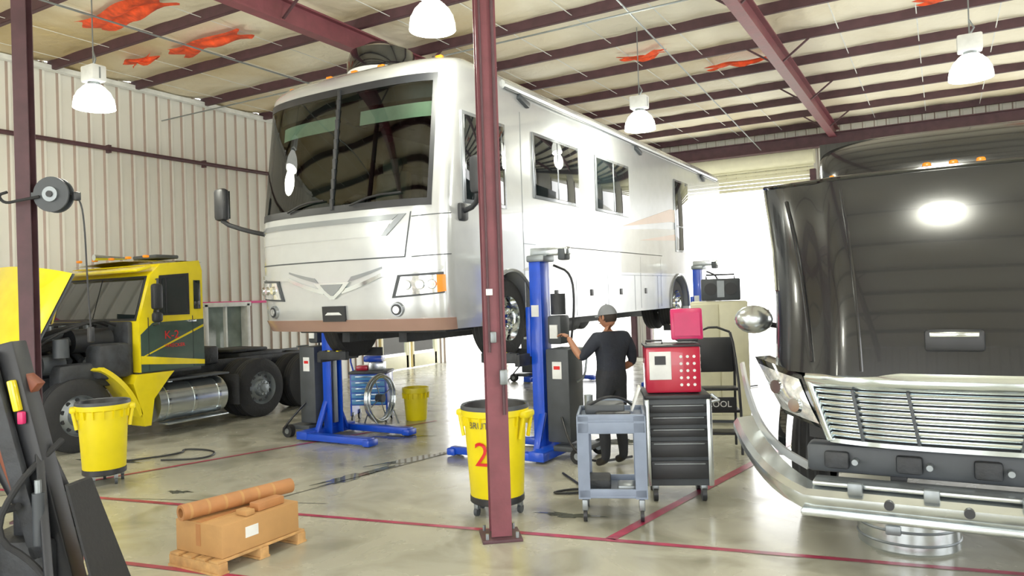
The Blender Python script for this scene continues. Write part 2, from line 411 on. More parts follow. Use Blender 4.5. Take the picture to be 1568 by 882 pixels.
# ================= COLUMNS
g=M()
c=RZ(-3.155,5.15,0,38)
g.box((0,.08,2.86),(.165,.014,5.66),mMaroon,mtx=c); g.box((0,-.08,2.86),(.165,.014,5.66),mMaroon,mtx=c); g.box((0,0,2.86),(.014,.16,5.66),mMaroon,mtx=c)
g.box((0,0,.012),(.32,.32,.024),mMaroonD,.004,mtx=c)
for sx in(-1,1):
    for sy in (-1,1): g.cyl((c@Vector((sx*.12,sy*.12,.02))),(c@Vector((sx*.12,sy*.12,.07))),.014,mSteel,seg=6)
g.cyl(c@Vector((.05,-.105,1.0)),c@Vector((.05,-.105,5.6)),.013,mMaroonD); g.box((.05,-.115,1.3),(.06,.05,.12),mSteel,.01,mtx=c)
g.box((-.02,-.105,1.62),(.05,.04,.09),mSteel,.01,mtx=c); g.cyl(c@Vector((-.05,-.1,1.5)),c@Vector((-.05,-.1,5.6)),.01,mMaroonD)
g.box((-.04,-.1,1.98),(.05,.03,.05),mPaper,0,mtx=c)
g.finish('steel_column')
g=M(); c=RZ(-7.45,3.8,0,38)
g.box((0,.062,2.86),(.125,.014,5.66),mMaroonD,mtx=c); g.box((0,-.062,2.86),(.125,.014,5.66),mMaroonD,mtx=c); g.box((0,0,2.86),(.012,.125,5.66),mMaroonD,mtx=c)
g.box((0,0,.01),(.3,.3,.02),mMaroonD,mtx=c)
g.finish('steel_column')
g=M(); c=RZ(-7.17,3.9,3.03,30)
def on(m_,p): return m_@Vector(p)
g.cyl(on(c,(0,-.05,0)),on(c,(0,-.03,0)),.165,mGreyD,seg=36); g.cyl(on(c,(0,.05,0)),on(c,(0,.03,0)),.165,mGreyD,seg=36)
g.cyl(on(c,(0,-.03,0)),on(c,(0,.03,0)),.13,mRubber,seg=36); g.cyl(on(c,(0,-.07,0)),on(c,(0,-.05,0)),.07,mSteel); g.cyl(on(c,(0,-.08,0)),on(c,(0,-.05,0)),.03,mBlack)
g.bar(on(c,(-.2,0,0)),on(c,(-.1,0,0)),.05,.05,mGreyD)
g.tube([on(c,(-.36,-.12,.02)),on(c,(-.46,-.1,.0)),on(c,(-.4,-.1,-.08)),on(c,(-.28,-.1,-.06)),on(c,(-.1,-.06,-.02))],.014,mRubber,smooth=2)
g.box(on(c,(.21,0,-.02)),(.06,.06,.08),mBlack,.01)
g.tube([on(c,(.15,0,0)),on(c,(.25,0,-.05)),on(c,(.28,0,-.3)),on(c,(.29,0,-.8)),on(c,(.31,0,-1.25))],.008,mBlack,smooth=2)
g.box(on(c,(.31,0,-1.32)),(.05,.05,.14),mBlack,.01)
g.finish('hose_reel')
# ================= HIGH BAY LAMPS
def lamp(x,y,z):
    g=M()
    g.lathe([(.0,.0),(.225,.0)],mLamp,(x,y,z+.01)); 
    g.lathe([(.235,0),(.232,.06),(.215,.13),(.18,.2),(.12,.26),(.1,.28),(.0,.28)],mLampS,(x,y,z),seg=36)
    for k in range(18):
        a=2*pi*k/18; g.tube([(x+.236*math.cos(a),y+.236*math.sin(a),z),(x+.218*math.cos(a),y+.218*math.sin(a),z+.13),(x+.125*math.cos(a),y+.125*math.sin(a),z+.26)],.004,mPaper,4)
    g.cyl((x,y,z+.28),(x,y,z+.33),.07,mSteel)
    g.box((x,y,z+.42),(.26,.18,.2),mPaper,.02); g.box((x,y,z+.42),(.265,.02,.14),mSteel)
    g.cyl((x,y,z+.52),(x,y,6.0),.008,mSteel,seg=6); g.tube([(x,y,z+.52),(x+.05,y,z+.6),(x,y,z+.7)],.012,mSteel,6)
    o=g.finish('high_bay_lamp')
    l=bpy.data.lights.new('lamp_light','POINT'); l.energy=130; l.color=(1,1,.84); l.shadow_soft_size=.2
    lo=bpy.data.objects.new('bulb_light',l); bpy.context.collection.objects.link(lo); lo.parent=o; lo.location=(0,0,-.22)
for p in ((-8.9,5.35,4.4),(-4.38,6.15,4.66),(-3.93,10.9,4.42),(.38,10.4,4.34),(.0,4.75,4.5),(-4.6,.3,4.5),(-9.5,-.5,4.5),(4.6,2,4.5)): lamp(*p)
# ================= wheel
def wheel(g,c,ax,r=.5,wd=.28,chrome=True):
    x,y,z=c
    P=[(r*.56,-wd/2),(r*.72,-wd/2-.005),(r*.93,-wd/2+.015),(r,-wd/2+.05),(r,wd/2-.05),(r*.93,wd/2-.015),(r*.72,wd/2+.005),(r*.56,wd/2)]
    g.lathe(P,mRubber,c,'X',40)
    for k in (-.06,0,.06): g.lathe([(r+.002,k-.008),(r+.004,k),(r+.002,k+.008)],mBlack,c,'X',40)
    mt=mChrome if chrome else mSteel
    Q=[(r*.57,ax*wd/2),(r*.55,ax*(wd/2-.03)),(r*.5,ax*(wd/2-.09)),(r*.3,ax*(wd/2-.05)),(r*.26,ax*(wd/2)),(r*.16,ax*(wd/2+.02)),(r*.14,ax*(wd/2+.06)),(0,ax*(wd/2+.07))]
    g.lathe(Q,mt,c,'X',40)
    g.lathe([(0,-ax*wd*.3),(r*.57,-ax*wd*.3)],mDark,c,'X',24)
    for k in range(10):
        a=2*pi*k/10
        g.cyl((x+ax*(wd/2-.05),y+r*.22*math.cos(a),z+r*.22*math.sin(a)),(x+ax*(wd/2+.03),y+r*.22*math.cos(a),z+r*.22*math.sin(a)),.016,mt,seg=8)
        b2=a+pi/10
        g.cyl((x+ax*(wd/2-.078),y+r*.42*math.cos(b2),z+r*.42*math.sin(b2)),(x+ax*(wd/2-.068),y+r*.42*math.cos(b2),z+r*.42*math.sin(b2)),.03,mBlack,seg=12)
# ================= MOTORHOME
g=M(); hw=1.42;H=3.13;L=11.9;D=.42;NS=2.8
def yfz(z):
    if z<.12: y=.06*(1-z/.12)
    elif z<1.42: y=0-.03*math.sin(pi*(z-.12)/1.3)
    else: y=(z-1.42)*.14
    if z>H-.24:
        t=min(1,(z-(H-.24))/.24); y+= .42*(1-math.sqrt(max(0,1-t*t)))
    return y
def hwz(z):
    h=hw
    if z>H-.2:
        t=min(1,(z-(H-.2))/.2); h-=.16*(1-math.sqrt(max(0,1-t*t)))
    if z<.12: h-=.03*(1-z/.12)
    return h
def Sp(a,z):
    s=1 if a>=0 else -1; a=abs(a)
    return Vector((hwz(z)*s*math.sin(a)**(2/NS),yfz(z)+D*(1-max(0,math.cos(a))**(2/NS)),z))
def S(a,z,off=0):
    p=Sp(a,z)
    if off:
        e=.01; a0=max(-pi/2,min(pi/2,a)); du=Sp(min(a0+e,pi/2),z)-Sp(max(a0-e,-pi/2),z); dv=Sp(a0,z+e)-Sp(a0,z-e)
        n=du.cross(dv).normalized(); 
        if n.y>0 and abs(a)<1.5: n=-n
        p=p+n*off
    return p
def ua(u): return (1 if u>=0 else -1)*math.asin(min(1,abs(u))**(NS/2))
zl=[0,.04,.08,.12,.3,.5,.7,.9,1.1,1.3,1.42,1.6,1.9,2.2,2.5,2.8,H-.24,H-.2,H-.15,H-.1,H-.06,H-.03,H-.01,H]
NA=64; vs=[];fs=[]
for z in zl:
    vs.append(Vector((-hwz(z),.96,z)))
    for i in range(NA+1): vs.append(Sp(-pi/2+pi*i/NA,z))
    vs.append(Vector((hwz(z),.96,z)))
W=NA+3
for j in range(len(zl)-1):
    for i in range(W-1):
        if 10<=j<15 and 3<=i<=W-14: continue
        fs.append([j*W+i,j*W+i+1,(j+1)*W+i+1,(j+1)*W+i])
fs.append([i for i in range(W)]); fs.append([(len(zl)-1)*W+i for i in range(W)])
g.add(vs,fs,mSilver)
aL=-pi/2+pi*2/NA; aR=-pi/2+pi*(W-14)/NA
WY=(1.62,8.45); AR=.6; wz=.06
poly=[(.95,H-.2),(.95,0.0)]
for wy in WY:
    a0=math.asin(-wz/AR)
    for i in range(21):
        a=pi-a0-(pi-2*a0)*i/20
        poly.append((wy+AR*math.cos(a),wz+AR*math.sin(a)))
poly+=[(L,0.05),(L,H-.2)]
g.prism(poly,'X',-hw,hw,mSilver,skip=(0,))
pr=[]
for i in range(9):
    t=i/8*pi/2; pr.append((hw-.16*(1-math.cos(t)),H-.2+.2*math.sin(t)))
g.prism([(x,z) for x,z in pr]+[(-x,z) for x,z in reversed(pr)],'Y',.95,L,mSilver)
def fpa(A,Z,off,m,nu=12,nv=6,base=0.0):
    def at(u,v,o):
        a=(A[0]*(1-u)+A[1]*u)*(1-v)+(A[3]*(1-u)+A[2]*u)*v
        z=(Z[0]*(1-u)+Z[1]*u)*(1-v)+(Z[3]*(1-u)+Z[2]*u)*v
        return S(a,z,o)
    g.grid(lambda u,v:at(u,v,off),nu,nv,m,close=(lambda u,v:at(u,v,base)) if base is not None else None)
def fp(c4,off,m,nu=12,nv=6,base=0.0):
    fpa([ua(q[0]) for q in c4],[q[1] for q in c4],off,m,nu,nv,base)
fpa([aL,aR,aR,aL],[1.36,1.36,1.44,1.44],.01,mBlack,40,2); fpa([aL,aR,aR,aL],[2.76,2.76,2.85,2.85],.01,mBlack,40,2)
fpa([aL-.03,aL+.05,aL+.05,aL-.03],[1.36,1.36,2.85,2.85],.012,mBlack,3,14); fpa([aR-.05,aR+.03,aR+.03,aR-.05],[1.36,1.36,2.85,2.85],.012,mBlack,3,14)
for k in range(12):
    z=1.40+.118*k; g.box((0,yfz(z+.06)-.012,z+.06),(.04,.03,.125),mBlack)
fpa([aL,aR,aR,aL],[1.4,1.4,2.82,2.82],.006,mWsGlass,48,16,None)
mInt=mat('interior_tan','#857f70',.8); mSeat=mat('captain_seat_leather','#80837a',.6); mShade=mat('green_sun_visor_glow','#cfe4c0',.6,emit=.35)  # visor emits a little: brightness put into the material, not a lamp
g.box((0,.62,1.22),(2.5,.75,.24),mGreyD,.06); g.box((-.55,.7,1.4),(.7,.4,.16),mGreyD,.05)
g.box((0,2.6,.93),(2.7,3.4,.05),mInt); g.box((0,4.2,1.9),(2.75,.05,2.0),mat('cabinet_wood_light','#8c7f64',.5)); g.box((-.4,4.15,1.8),(.8,.03,1.7),mGlass)
g.box((1.08,3.3,1.5),(.55,1.4,1.1),mInt,.05); g.box((-1.08,3.3,2.55),(.5,1.6,.4),mInt,.05)
for x in (-.72,.72):
    g.box((x,1.75,1.22),(.6,.6,.2),mSeat,.08); g.box((x,2.0,1.75),(.58,.18,.85),mSeat,.08,rot=(-.12,0,0)); g.box((x,2.02,2.25),(.32,.14,.24),mSeat,.06)
    for s in (-1,1): g.box((x+s*.33,1.75,1.48),(.09,.42,.09),mSeat,.03)
    g.cyl((x,1.75,.95),(x,1.75,1.15),.12,mDark)
q=Matrix.Translation((-.72,1.15,1.62))@Matrix.Rotation(math.radians(50),4,'X')
g.lathe([(.2,-.012),(.22,0),(.2,.012),(.185,0),(.2,-.012)],mBlack,mtx=q)
for a in (0,2.1,4.2): g.bar(q@Vector((0,0,0)),q@Vector((.19*math.cos(a+.5),.19*math.sin(a+.5),0)),.03,.015,mBlack)
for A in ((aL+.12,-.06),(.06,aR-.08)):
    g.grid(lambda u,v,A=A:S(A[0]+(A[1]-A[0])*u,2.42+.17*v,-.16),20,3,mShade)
    g.grid(lambda u,v,A=A:S(A[0]+(A[1]-A[0])*u,2.62+.18*v,-.12),20,3,mGreyD)
# cap panels/creases
fp([(-.93,1.22),(.60,1.22),(.66,1.28),(-.93,1.28)],.014,mSilver2,20,1)
fp([(-.93,1.05),(.5,1.05),(.58,1.18),(-.93,1.18)],.008,mSilver,20,2)
fp([(.5,1.05),(.55,1.05),(.72,1.28),(.66,1.28)],.014,mSilver2,4,4)
fp([(-.96,.80),(.70,.80),(.70,.815),(-.96,.815)],.004,mGreyD,30,1)
fp([(.70,.80),(.71,.80),(.76,1.30),(.75,1.30)],.004,mGreyD,2,10)
fp([(.76,1.24),(.998,1.27),(.998,1.28),(.76,1.25)],.004,mGreyD,8,1)
fp([(.76,.80),(.998,.82),(.998,.83),(.76,.81)],.004,mGreyD,8,1)
fp([(-.999,.0),(.999,.0),(.999,.13),(-.999,.13)],.012,mTan,50,2)
for s in (-1,1):
    fp([(s*.1,.43),(s*.5,.60),(s*.5,.64),(s*.1,.48)],.022,mChrome,10,1)
    fp([(s*.5,.60),(s*.97,.66),(s*.97,.70),(s*.5,.64)],.022,mSilver,10,1)
    fp([(s*.16,.56),(s*.5,.69),(s*.5,.71),(s*.2,.62)],.01,mSilver2,10,1)
    fp([(s*.58,.36),(s*.97,.40),(s*.97,.63),(s*.64,.61)],.012,mGreyD,14,5)
    fp([(s*.62,.385),(s*.93,.41),(s*.93,.60),(s*.67,.59)],.022,mLens,12,5)
    fp([(s*.93,.41),(s*.975,.42),(s*.975,.60),(s*.93,.60)],.022,mAmber,4,4)
    for uu in (.72,.82,.9):
        p=S(ua(s*uu),.5,.02); q=S(ua(s*uu),.5,.045); g.cyl(p,q,.055,mChrome,r2=.045,seg=20); g.cyl(q,q+(q-p)*.2,.035,mLens,seg=20)
    uu=.62 if s>0 else .74
    p=S(ua(s*uu),.235,.0); q=S(ua(s*uu),.235,.03); d=(q-p).normalized()
    g.cyl(p,q,.085,mSilver2,r2=.075); g.cyl(p,q+d*.008,.06,mBlack); g.cyl(p,q+d*.015,.048,mLens,r2=.04)
fp([(-.02,.37),(.02,.37),(.19,.56),(-.19,.56)],.03,mChrome,4,2)
fp([(-.01,.41),(.01,.41),(.12,.54),(-.12,.54)],.036,mSilver2,4,2)
fp([(-.12,.12),(.12,.12),(.12,.29),(-.12,.29)],.03,mBlack,2,2)
fp([(-.09,.19),(.09,.19),(.06,.22),(-.06,.22)],.034,mPaper,2,1)
for s,e_ in ((-.5,-.08),(.2,.68)):
    g.tube([S(ua(s),1.42,.03),S(ua((s+e_)/2),1.5,.05),S(ua(e_),1.51,.03)],.012,mBlack,6,1)
for uu in (-.85,-.3,0,.3,.85):
    p=S(ua(uu),H-.05,.0); g.box(p+Vector((0,.06,.02)),(.09,.06,.04),mAmber,.015)
def sb(y0,y1,z0,z1,m,t=.012,side=1,bev=.01):
    g.box((side*(hw+t/2),(y0+y1)/2,(z0+z1)/2),(t,y1-y0,z1-z0),m,bev)
def win(y0,y1,z0,z1,side=1,split=True):
    sb(y0-.04,y1+.04,z0-.04,z1+.04,mSilver2,.02,side); sb(y0,y1,z0,z1,mGlass,.026,side)
    if split: sb((y0+y1)/2-.015,(y0+y1)/2+.015,z0,z1,mSilver2,.034,side)
for s in (1,-1):
    win(.62,.95,1.45,2.42,s,False)
    win(2.3,3.65,1.66,2.46,s); win(4.35,5.7,1.66,2.46,s); win(8.3,9.15,1.15,2.55,s,False)
    sb(8.3,9.15,1.62,1.65,mSilver2,.034,s)
win(1.15,1.5,1.45,2.42,1,False)
for y in (1.0,1.95,6.2,7.3,9.6,11.5): sb(y,y+.012,.05,2.7 if y<6 else .95,mSilver2,.004,1,0)
for y in (2.4,3.5,4.7,5.9,7.1,9.5,10.5): sb(y,y+.012,.02,.62,mSilver2,.004,1,0)
sb(2.3,11.5,.62,.632,mSilver2,.004,1,0); sb(1.95,7.4,1.0,1.012,mSilver2,.004,1,0)
for y in (2.8,4.0,5.2,6.4,9.9): 
    sb(y,y+.1,.3,.4,mBlack,.012)
def swoosh(pts,m,t): g.prism(pts,'X',hw,hw+t,m)
swoosh([(1.9,.66),(4.5,.67),(L-.02,.67),(L-.02,1.75),(7,1.5),(4,1.3)],mWhite,.004)  # white lower paint, also standing in for door glare on the side
swoosh([(5.4,1.45),(8,1.7),(L-.05,1.75),(L-.05,2.0),(8,1.95)],mBeige,.007)
swoosh([(6.2,1.25),(8.5,1.35),(L-.05,1.38),(L-.05,1.52),(8.3,1.47)],mBeige,.007)
for wy in WY:
    a0=math.asin(-wz/AR)
    for s in (1,-1):
        pts=[(s*(hw+.005),wy+(AR+.0)*math.cos(a),wz+AR*math.sin(a)) for a in [a0+(pi-2*a0)*i/24 for i in range(25)]]
        g.tube(pts,.025,mSilver2,8)
        wheel(g,(s*(hw-.2),wy,wz),s,.5,.28)
    g.cyl((-hw+.2,wy,wz),(hw-.2,wy,wz),.08,mDark)
    for s in (1,-1): g.cyl((s*.6,wy-.3,wz-.02),(s*.6,wy-.3,wz+.2),.12,mDark)
    g.sphere((0,wy,wz),.22,mDark)
wheel(g,(hw-.55,WY[1],wz),1,.5,.28); wheel(g,(-hw+.55,WY[1],wz),-1,.5,.28)
for wy in WY: g.box((0,wy,.36),(2*hw-.9,1.1,.5),mDark)
g.box((-.45,5.4,-.04),(.12,9.5,.26),mDark); g.box((.45,5.4,-.04),(.12,9.5,.26),mDark)
g.box((0,4.5,-.03),(1.8,3.2,.22),mDark,.03); g.box((0,.9,.0),(2.3,.7,.1),mDark,.02); g.box((0,10.4,-.05),(1.6,1.6,.35),mDark,.05)
g.cyl((-.3,2.5,-.12),(-.3,7.5,-.12),.06,mSteel); g.cyl((.9,2.6,-.1),(.9,4.4,-.1),.15,mDark)
g.tube([(hw-.02,1.55,H-.16),(hw-.02,L-.3,H-.16)],.06,mSilver,10); g.tube([(hw+.03,1.55,H-.21),(hw+.03,L-.3,H-.21)],.015,mGreyD,6)
for y in (1.9,6.1,10.2): g.bar((hw+.02,y,H-.24),(hw+.03,y+.25,H-.32),.06,.07,mGreyD,.01)
g.box((0,L-2.5,H+.1),(.8,1.1,.22),mPaper,.06); g.box((0,5.5,H+.1),(.8,1.1,.22),mPaper,.06)
g.lathe([(.42,-.02),(.44,.04),(.44,.2),(.40,.33),(.2,.44),(0,.46)],mBlackGloss,(-.02,1.0,H)); g.lathe([(.45,.0),(.45,.05),(.44,.07)],mPaper,(-.02,1.0,H))
g.cyl((-.02,1.0,H-.05),(-.02,1.0,H+.1),.3,mPaper)
for x in (.75,.95): g.cyl((x,.75,H+.05),(x,1.2,H+.05),.02,mChrome,r2=.05)
o=Vector((-hw,.35,1.22)); pts=[o,o+Vector((-.2,-.18,.06)),o+Vector((-.54,-.28,.18)),o+Vector((-.56,-.28,.3))]
g.tube(pts,.03,mBlack,10,1); g.box(o+Vector((0,0,-.03)),(.1,.14,.22),mBlack,.03)
c=pts[-1]+Vector((0,0,.12)); g.box(c,(.19,.13,.42),mBlack,.05); g.box(c+Vector((0,.068,0)),(.15,.01,.36),mGlass,.0)
o=Vector((hw,.55,1.3)); g.box(o,(.1,.16,.2),mBlack,.03); g.tube([o,o+Vector((.22,-.05,.05)),o+Vector((.3,-.1,.2))],.03,mBlack,10,1); g.box(o+Vector((.3,-.1,.38)),(.19,.13,.42),mBlack,.05)
g.finish('motorhome',mtx=Matrix.Translation((-6.05,6.4,1.6)),angle=30)
# ================= COLUMN LIFTS
def lift(x,y,s,top=2.4):
    g=M()
    c=Matrix.Translation((x,y,0))@Matrix.Diagonal((s,1,1,1))
    B=lambda p,d,m,bev=.008,rot=None:g.box(p,d,m,bev,rot,mtx=c)
    B((-.02,0,1.2),(.03,.24,2.3),mBlue); B((.05,.11,1.2),(.14,.022,2.3),mBlue); B((.05,-.11,1.2),(.14,.022,2.3),mBlue)
    B((.06,0,1.25),(.08,.08,2.1),mSteel,.01)
    B((.02,0,2.38),(.24,.3,.08),mSteel,.02); B((-.12,0,2.46),(.5,.14,.1),mAlu,.02); B((-.3,0,2.42),(.1,.16,.14),mGreyD,.02)
    for sy in (-.42,.42):
        B((.45,sy,.07),(1.3,.14,.09),mBlue,.01); B((1.08,sy,.055),(.12,.2,.09),mBlue,.02)
        q=c@Vector((1.0,sy,.05)); g.cyl(q+Vector((0,-.04,0)),q+Vector((0,.04,0)),.045,mBlack)
    B((-.1,0,.08),(.2,1.0,.11),mBlue,.01); B((0,.2,.3),(.08,.04,.5),mBlue,.005,(math.radians(25),0,0)); B((0,-.2,.3),(.08,.04,.5),mBlue,.005,(math.radians(-25),0,0))
    for sy in (-.3,.3):
        q=c@Vector((-.55,sy,.09)); g.cyl(q+Vector((0,-.04,0)),q+Vector((0,.04,0)),.09,mRubber); g.cyl(q+Vector((0,-.045,0)),q+Vector((0,.045,0)),.04,mSteel)
    B((-.4,0,.14),(.4,.5,.06),mGreyD)
    B((-.26,0,.75),(.3,.4,1.1),mGreyD,.02); B((-.26,-.205,1.05),(.12,.01,.2),mPaper,.0); B((-.26,-.208,1.08),(.08,.01,.04),mRedInk,0)
    B((-.2,0,1.52),(.18,.26,.34),mGreyD,.03); g.cyl(c@Vector((-.2,0,1.7)),c@Vector((-.2,0,1.95)),.09,mDark)
    B((-.2,-.14,1.5),(.1,.02,.16),mPaper,0); B((.05,-.124,1.75),(.1,.004,.14),mPaper,0)
    g.tube([c@Vector((-.42,0,.9)),c@Vector((-.52,0,.95)),c@Vector((-.56,0,1.25)),c@Vector((-.5,.15,1.3)),c@Vector((-.5,-.15,1.3))],.014,mSteel,8,1)
    B((.15,0,1.5),(.06,.26,.6),mBlue,.01); B((.17,0,1.17),(.07,.78,.14),mDark,.01)
    for sy in (-.36,.36): 
        B((.42,sy,1.2),(.5,.07,.12),mDark,.01); 
    for k in range(5):
        B((.28+.08*k,-.36,1.262),(.04,.072,.012),mYelP if k%2 else mBlack,0)
    g.tube([c@Vector((-.1,.1,2.3)),c@Vector((-.3,.2,2.2)),c@Vector((-.35,.15,1.8)),c@Vector((-.3,.1,1.3))],.015,mBlack,8,2)
    g.tube([c@Vector((-.3,-.2,.5)),c@Vector((-.5,-.4,.2)),c@Vector((-.7,-.3,.02)),c@Vector((-1.0,.2,.02))],.015,mBlack,8,2)
    g.finish('column_lift')
lift(-7.72,8.02,1); lift(-4.2,8.02,-1); lift(-4.2,14.85,-1); lift(-7.87,14.85,1)
# ================= YELLOW TRUCK
g=M(); X0,X1=-12.45,-10.1; xm=(X0+X1)/2
Yc0,Yc1=6.68,7.75
prof=[(Yc0-.02,1.0),(Yc0-.02,1.74),(Yc0+.18,2.42),(Yc0+.35,2.6),(Yc1-.05,2.66),(Yc1,2.5),(Yc1,1.0)]
g.prism(prof,'X',X0+.03,X1-.03,mYelP)
g.grid(lambda u,v:(X0+.02+(X1-X0-.04)*u,Yc0+.3+(Yc1-Yc0-.3)*v,2.58+.12*math.sin(pi*max(.06,min(.94,u)))**.35*math.sin(pi*(.12+.76*v))**.3),20,8,mYelP)
def ws(x0,x1,t0,t1,m,off):
    a=Vector((0,Yc0-.02,1.74)); b_=Vector((0,Yc0+.18,2.42)); n=Vector((0,-.96,.28))
    p=lambda x,t:Vector((x,0,0))+a.lerp(b_,t)+n*off
    g.add([p(x0,t0),p(x1,t0),p(x1,t1),p(x0,t1),p(x0,t0)-n*off,p(x1,t0)-n*off,p(x1,t1)-n*off,p(x0,t1)-n*off],[[0,1,2,3],[0,1,5,4],[1,2,6,5],[2,3,7,6],[3,0,4,7]],m)
ws(X0+.1,X1-.1,.02,.99,mBlack,.01); ws(X0+.14,xm-.015,.07,.94,mGlass,.016); ws(xm+.015,X1-.14,.07,.94,mGlass,.016)
g.box((xm,Yc0+.1,2.52),(X1-X0-.1,.26,.05),mYelP,.02,rot=(.25,0,0))
for k in range(5):
    g.box((X0+.3+k*(X1-X0-.6)/4,Yc0+.3,2.72),(.08,.07,.04),mAmber,.015)
g.cyl((xm-.3,Yc0+.2,2.76),(xm-.3,Yc0+.75,2.76),.05,mChrome,r2=.02)
g.box((xm+.5,Yc1-.35,2.73),(.6,.4,.06),mGreyD,.02)
xs=X1-.03
def ds(y0,y1,z0,z1,m,t=.015,bev=.008): g.box((xs+t/2,(y0+y1)/2,(z0+z1)/2),(t,y1-y0,z1-z0),m,bev)
g.prism([(Yc0+.2,1.82),(Yc0+.32,2.42),(Yc1-.25,2.46),(Yc1-.25,1.82)],'X',xs,xs+.012,mBlack)
g.prism([(Yc0+.26,1.86),(Yc0+.36,2.37),(Yc1-.3,2.41),(Yc1-.3,1.86)],'X',xs,xs+.018,mGlass)
g.box((xs+.02,Yc0+.42,2.12),(.01,.02,.52),mBlack)
ds(Yc1-.17,Yc1-.05,1.9,2.35,mGlass)
g.prism([(Yc0+.0,1.0),(Yc0+.0,1.2),(Yc1,1.62),(Yc1,1.0)],'X',xs,xs+.006,mGreen)
g.prism([(Yc0+.0,1.22),(Yc0+.0,1.55),(Yc0+.2,1.72),(Yc1,1.74),(Yc1,1.66)],'X',xs,xs+.006,mGreen)
g.prism([(Yc0+.0,1.12),(Yc0+.0,1.24),(Yc1,1.1),(Yc1,1.03)],'X',xs,xs+.010,mYelP)
g.text('K-2',.17,mRedInk,Matrix(((0,0,1,xs+.014),(1,0,0,Yc0+.5),(0,1,0,1.52),(0,0,0,1))))
g.text('WRECKER',.075,mRedInk,Matrix(((0,0,1,xs+.014),(1,0,0,Yc0+.55),(0,1,0,1.36),(0,0,0,1))))
ds(Yc1-.3,Yc1-.15,1.7,1.74,mChrome,.04)
for y in (Yc0+.12,Yc1-.2): ds(y,y+.008,1.02,1.8,mBlack,.008,0)
for xx,s in ((X1,1),(X0,-1)):
    g.box((xx+s*.2,Yc0+.12,2.1),(.1,.16,.38),mBlack,.04); g.box((xx+s*.2,Yc0+.12,1.8),(.1,.15,.15),mBlack,.04)
    g.tube([(xx,Yc0+.25,2.36),(xx+s*.18,Yc0+.15,2.36),(xx+s*.2,Yc0+.12,2.1),(xx+s*.18,Yc0+.15,1.7),(xx,Yc0+.2,1.68)],.014,mBlack,8)
# rounded quarter fender behind the front wheel
def fend(u,v):
    a=math.radians(8+62*v); R_=.62
    return (X1-.42+.44*u,Yc0-.85+R_*math.cos(a)+.16*(1-v),.5+R_*math.sin(a)*1.02-.22*(1-v))
g.grid(fend,4,12,mYelP,close=lambda u,v:tuple(Vector(fend(u,v))+Vector((0,.05,.04))))
g.prism([(Yc0-.10,.98),(Yc0-.16,.85),(Yc0-.06,.5),(Yc0+.0,.22),(Yc0+.1,.22),(Yc0+.16,.6),(Yc0+.42,.9),(Yc0+.5,.98)],'X',X1-.3,X1+.02,mYelP)
g.box((xm,(Yc0+Yc1)/2,.98),(X1-X0-.2,Yc1-Yc0,.08),mGreyD,.02)
# engine bay
g.box((xm,Yc0-.06,1.35),(X1-X0-.35,.08,.8),mDark,.03)
g.box((xm,Yc0-.75,1.15),(.75,1.3,.7),mDark,.08); g.box((xm,Yc0-.7,1.55),(.45,1.0,.18),mGreyD,.05)
for k in range(6): g.cyl((xm+.3,Yc0-.2-.18*k,1.4),(xm+.62,Yc0-.2-.18*k,1.22),.05,mDark); g.cyl((xm+.15,Yc0-.2-.18*k,1.64),(xm+.15,Yc0-.2-.18*k,1.72),.05,mSteel)
g.cyl((xm+.65,Yc0-.2,1.5),(xm+.65,Yc0-.75,1.5),.17,mBlack); g.cyl((xm-.65,Yc0-.3,1.5),(xm-.65,Yc0-.8,1.5),.15,mGreyD)
g.cyl((xm+.62,Yc0-.85,1.2),(xm+.62,Yc0-1.15,1.2),.14,mGreyD); g.lathe([(.02,0),(.1,.01),(.14,.05),(.16,.12),(.1,.16)],mSteel,(xm+.6,Yc0-.55,1.12),'Y')
g.tube([(xm+.65,Yc0-.75,1.5),(xm+.6,Yc0-1.05,1.45),(xm+.3,Yc0-1.2,1.3)],.07,mRubber,10,2)
for (a,b1,c1,rr) in ((-.3,-.4,-.2,.03),(.2,.5,.3,.02),(.5,.75,.4,.025),(.0,.3,.6,.015),(.7,.9,.8,.02)):
    g.tube([(xm+a,Yc0-.1,1.7),(xm+b1,Yc0-.5,1.75+a*.1),(xm+c1,Yc0-1.3,1.5),(xm+c1,Yc0-1.4,1.1)],rr,mRubber,8,2)
g.box((xm,Yc0-1.5,1.1),(1.0,.1,.95),mDark,.02); g.box((xm,Yc0-1.57,1.1),(.85,.04,.8),mGreyD,.01)
for k in range(12): g.box((xm-.4+.073*k,Yc0-1.6,1.1),(.01,.02,.76),mSteel)
g.box((xm+.8,Yc0-.6,1.02),(.3,.9,.35),mDark,.05)
g.box((X1-.25,Yc0-.35,1.2),(.4,.5,.5),mDark,.08)
g.cyl((xm+.9,Yc0-1.0,1.3),(xm+.9,Yc0-1.0,1.55),.1,mGreyD)
hb=Vector((xm,Yc0-1.6,.75))
def hood(u,v):
    x=(u-.5)*2*1.12*(.8+.2*v); lz=.25+1.5*v; ly=.5*math.cos((u-.5)*pi*.92)**.5+.05
    a=math.radians(-24)
    yy=-ly*math.cos(a)-lz*math.sin(a); zz=lz*math.cos(a)-ly*math.sin(a)
    return (hb.x+x,hb.y+yy+.15,hb.z+zz)
g.grid(hood,24,10,mYelP)
g.grid(lambda u,v:tuple(Vector(hood(u,v))+Vector((0,.04,-.01))),24,10,mGreyD)
for x in (xm-.43,xm+.43): g.box((x,7.4,.88),(.09,7.6,.26),mDark,.01)
for y in (5.0,6.2,8.2,9.4,10.9): g.box((xm,y,.88),(.8,.1,.2),mDark)
g.box((xm,Yc0-2.0,.62),(2.3,.14,.28),mGreyD,.04)
wheel(g,(X1-.25,Yc0-.85,.5),1,.5,.28,False); wheel(g,(X0+.25,Yc0-.85,.5),-1,.5,.28,False)
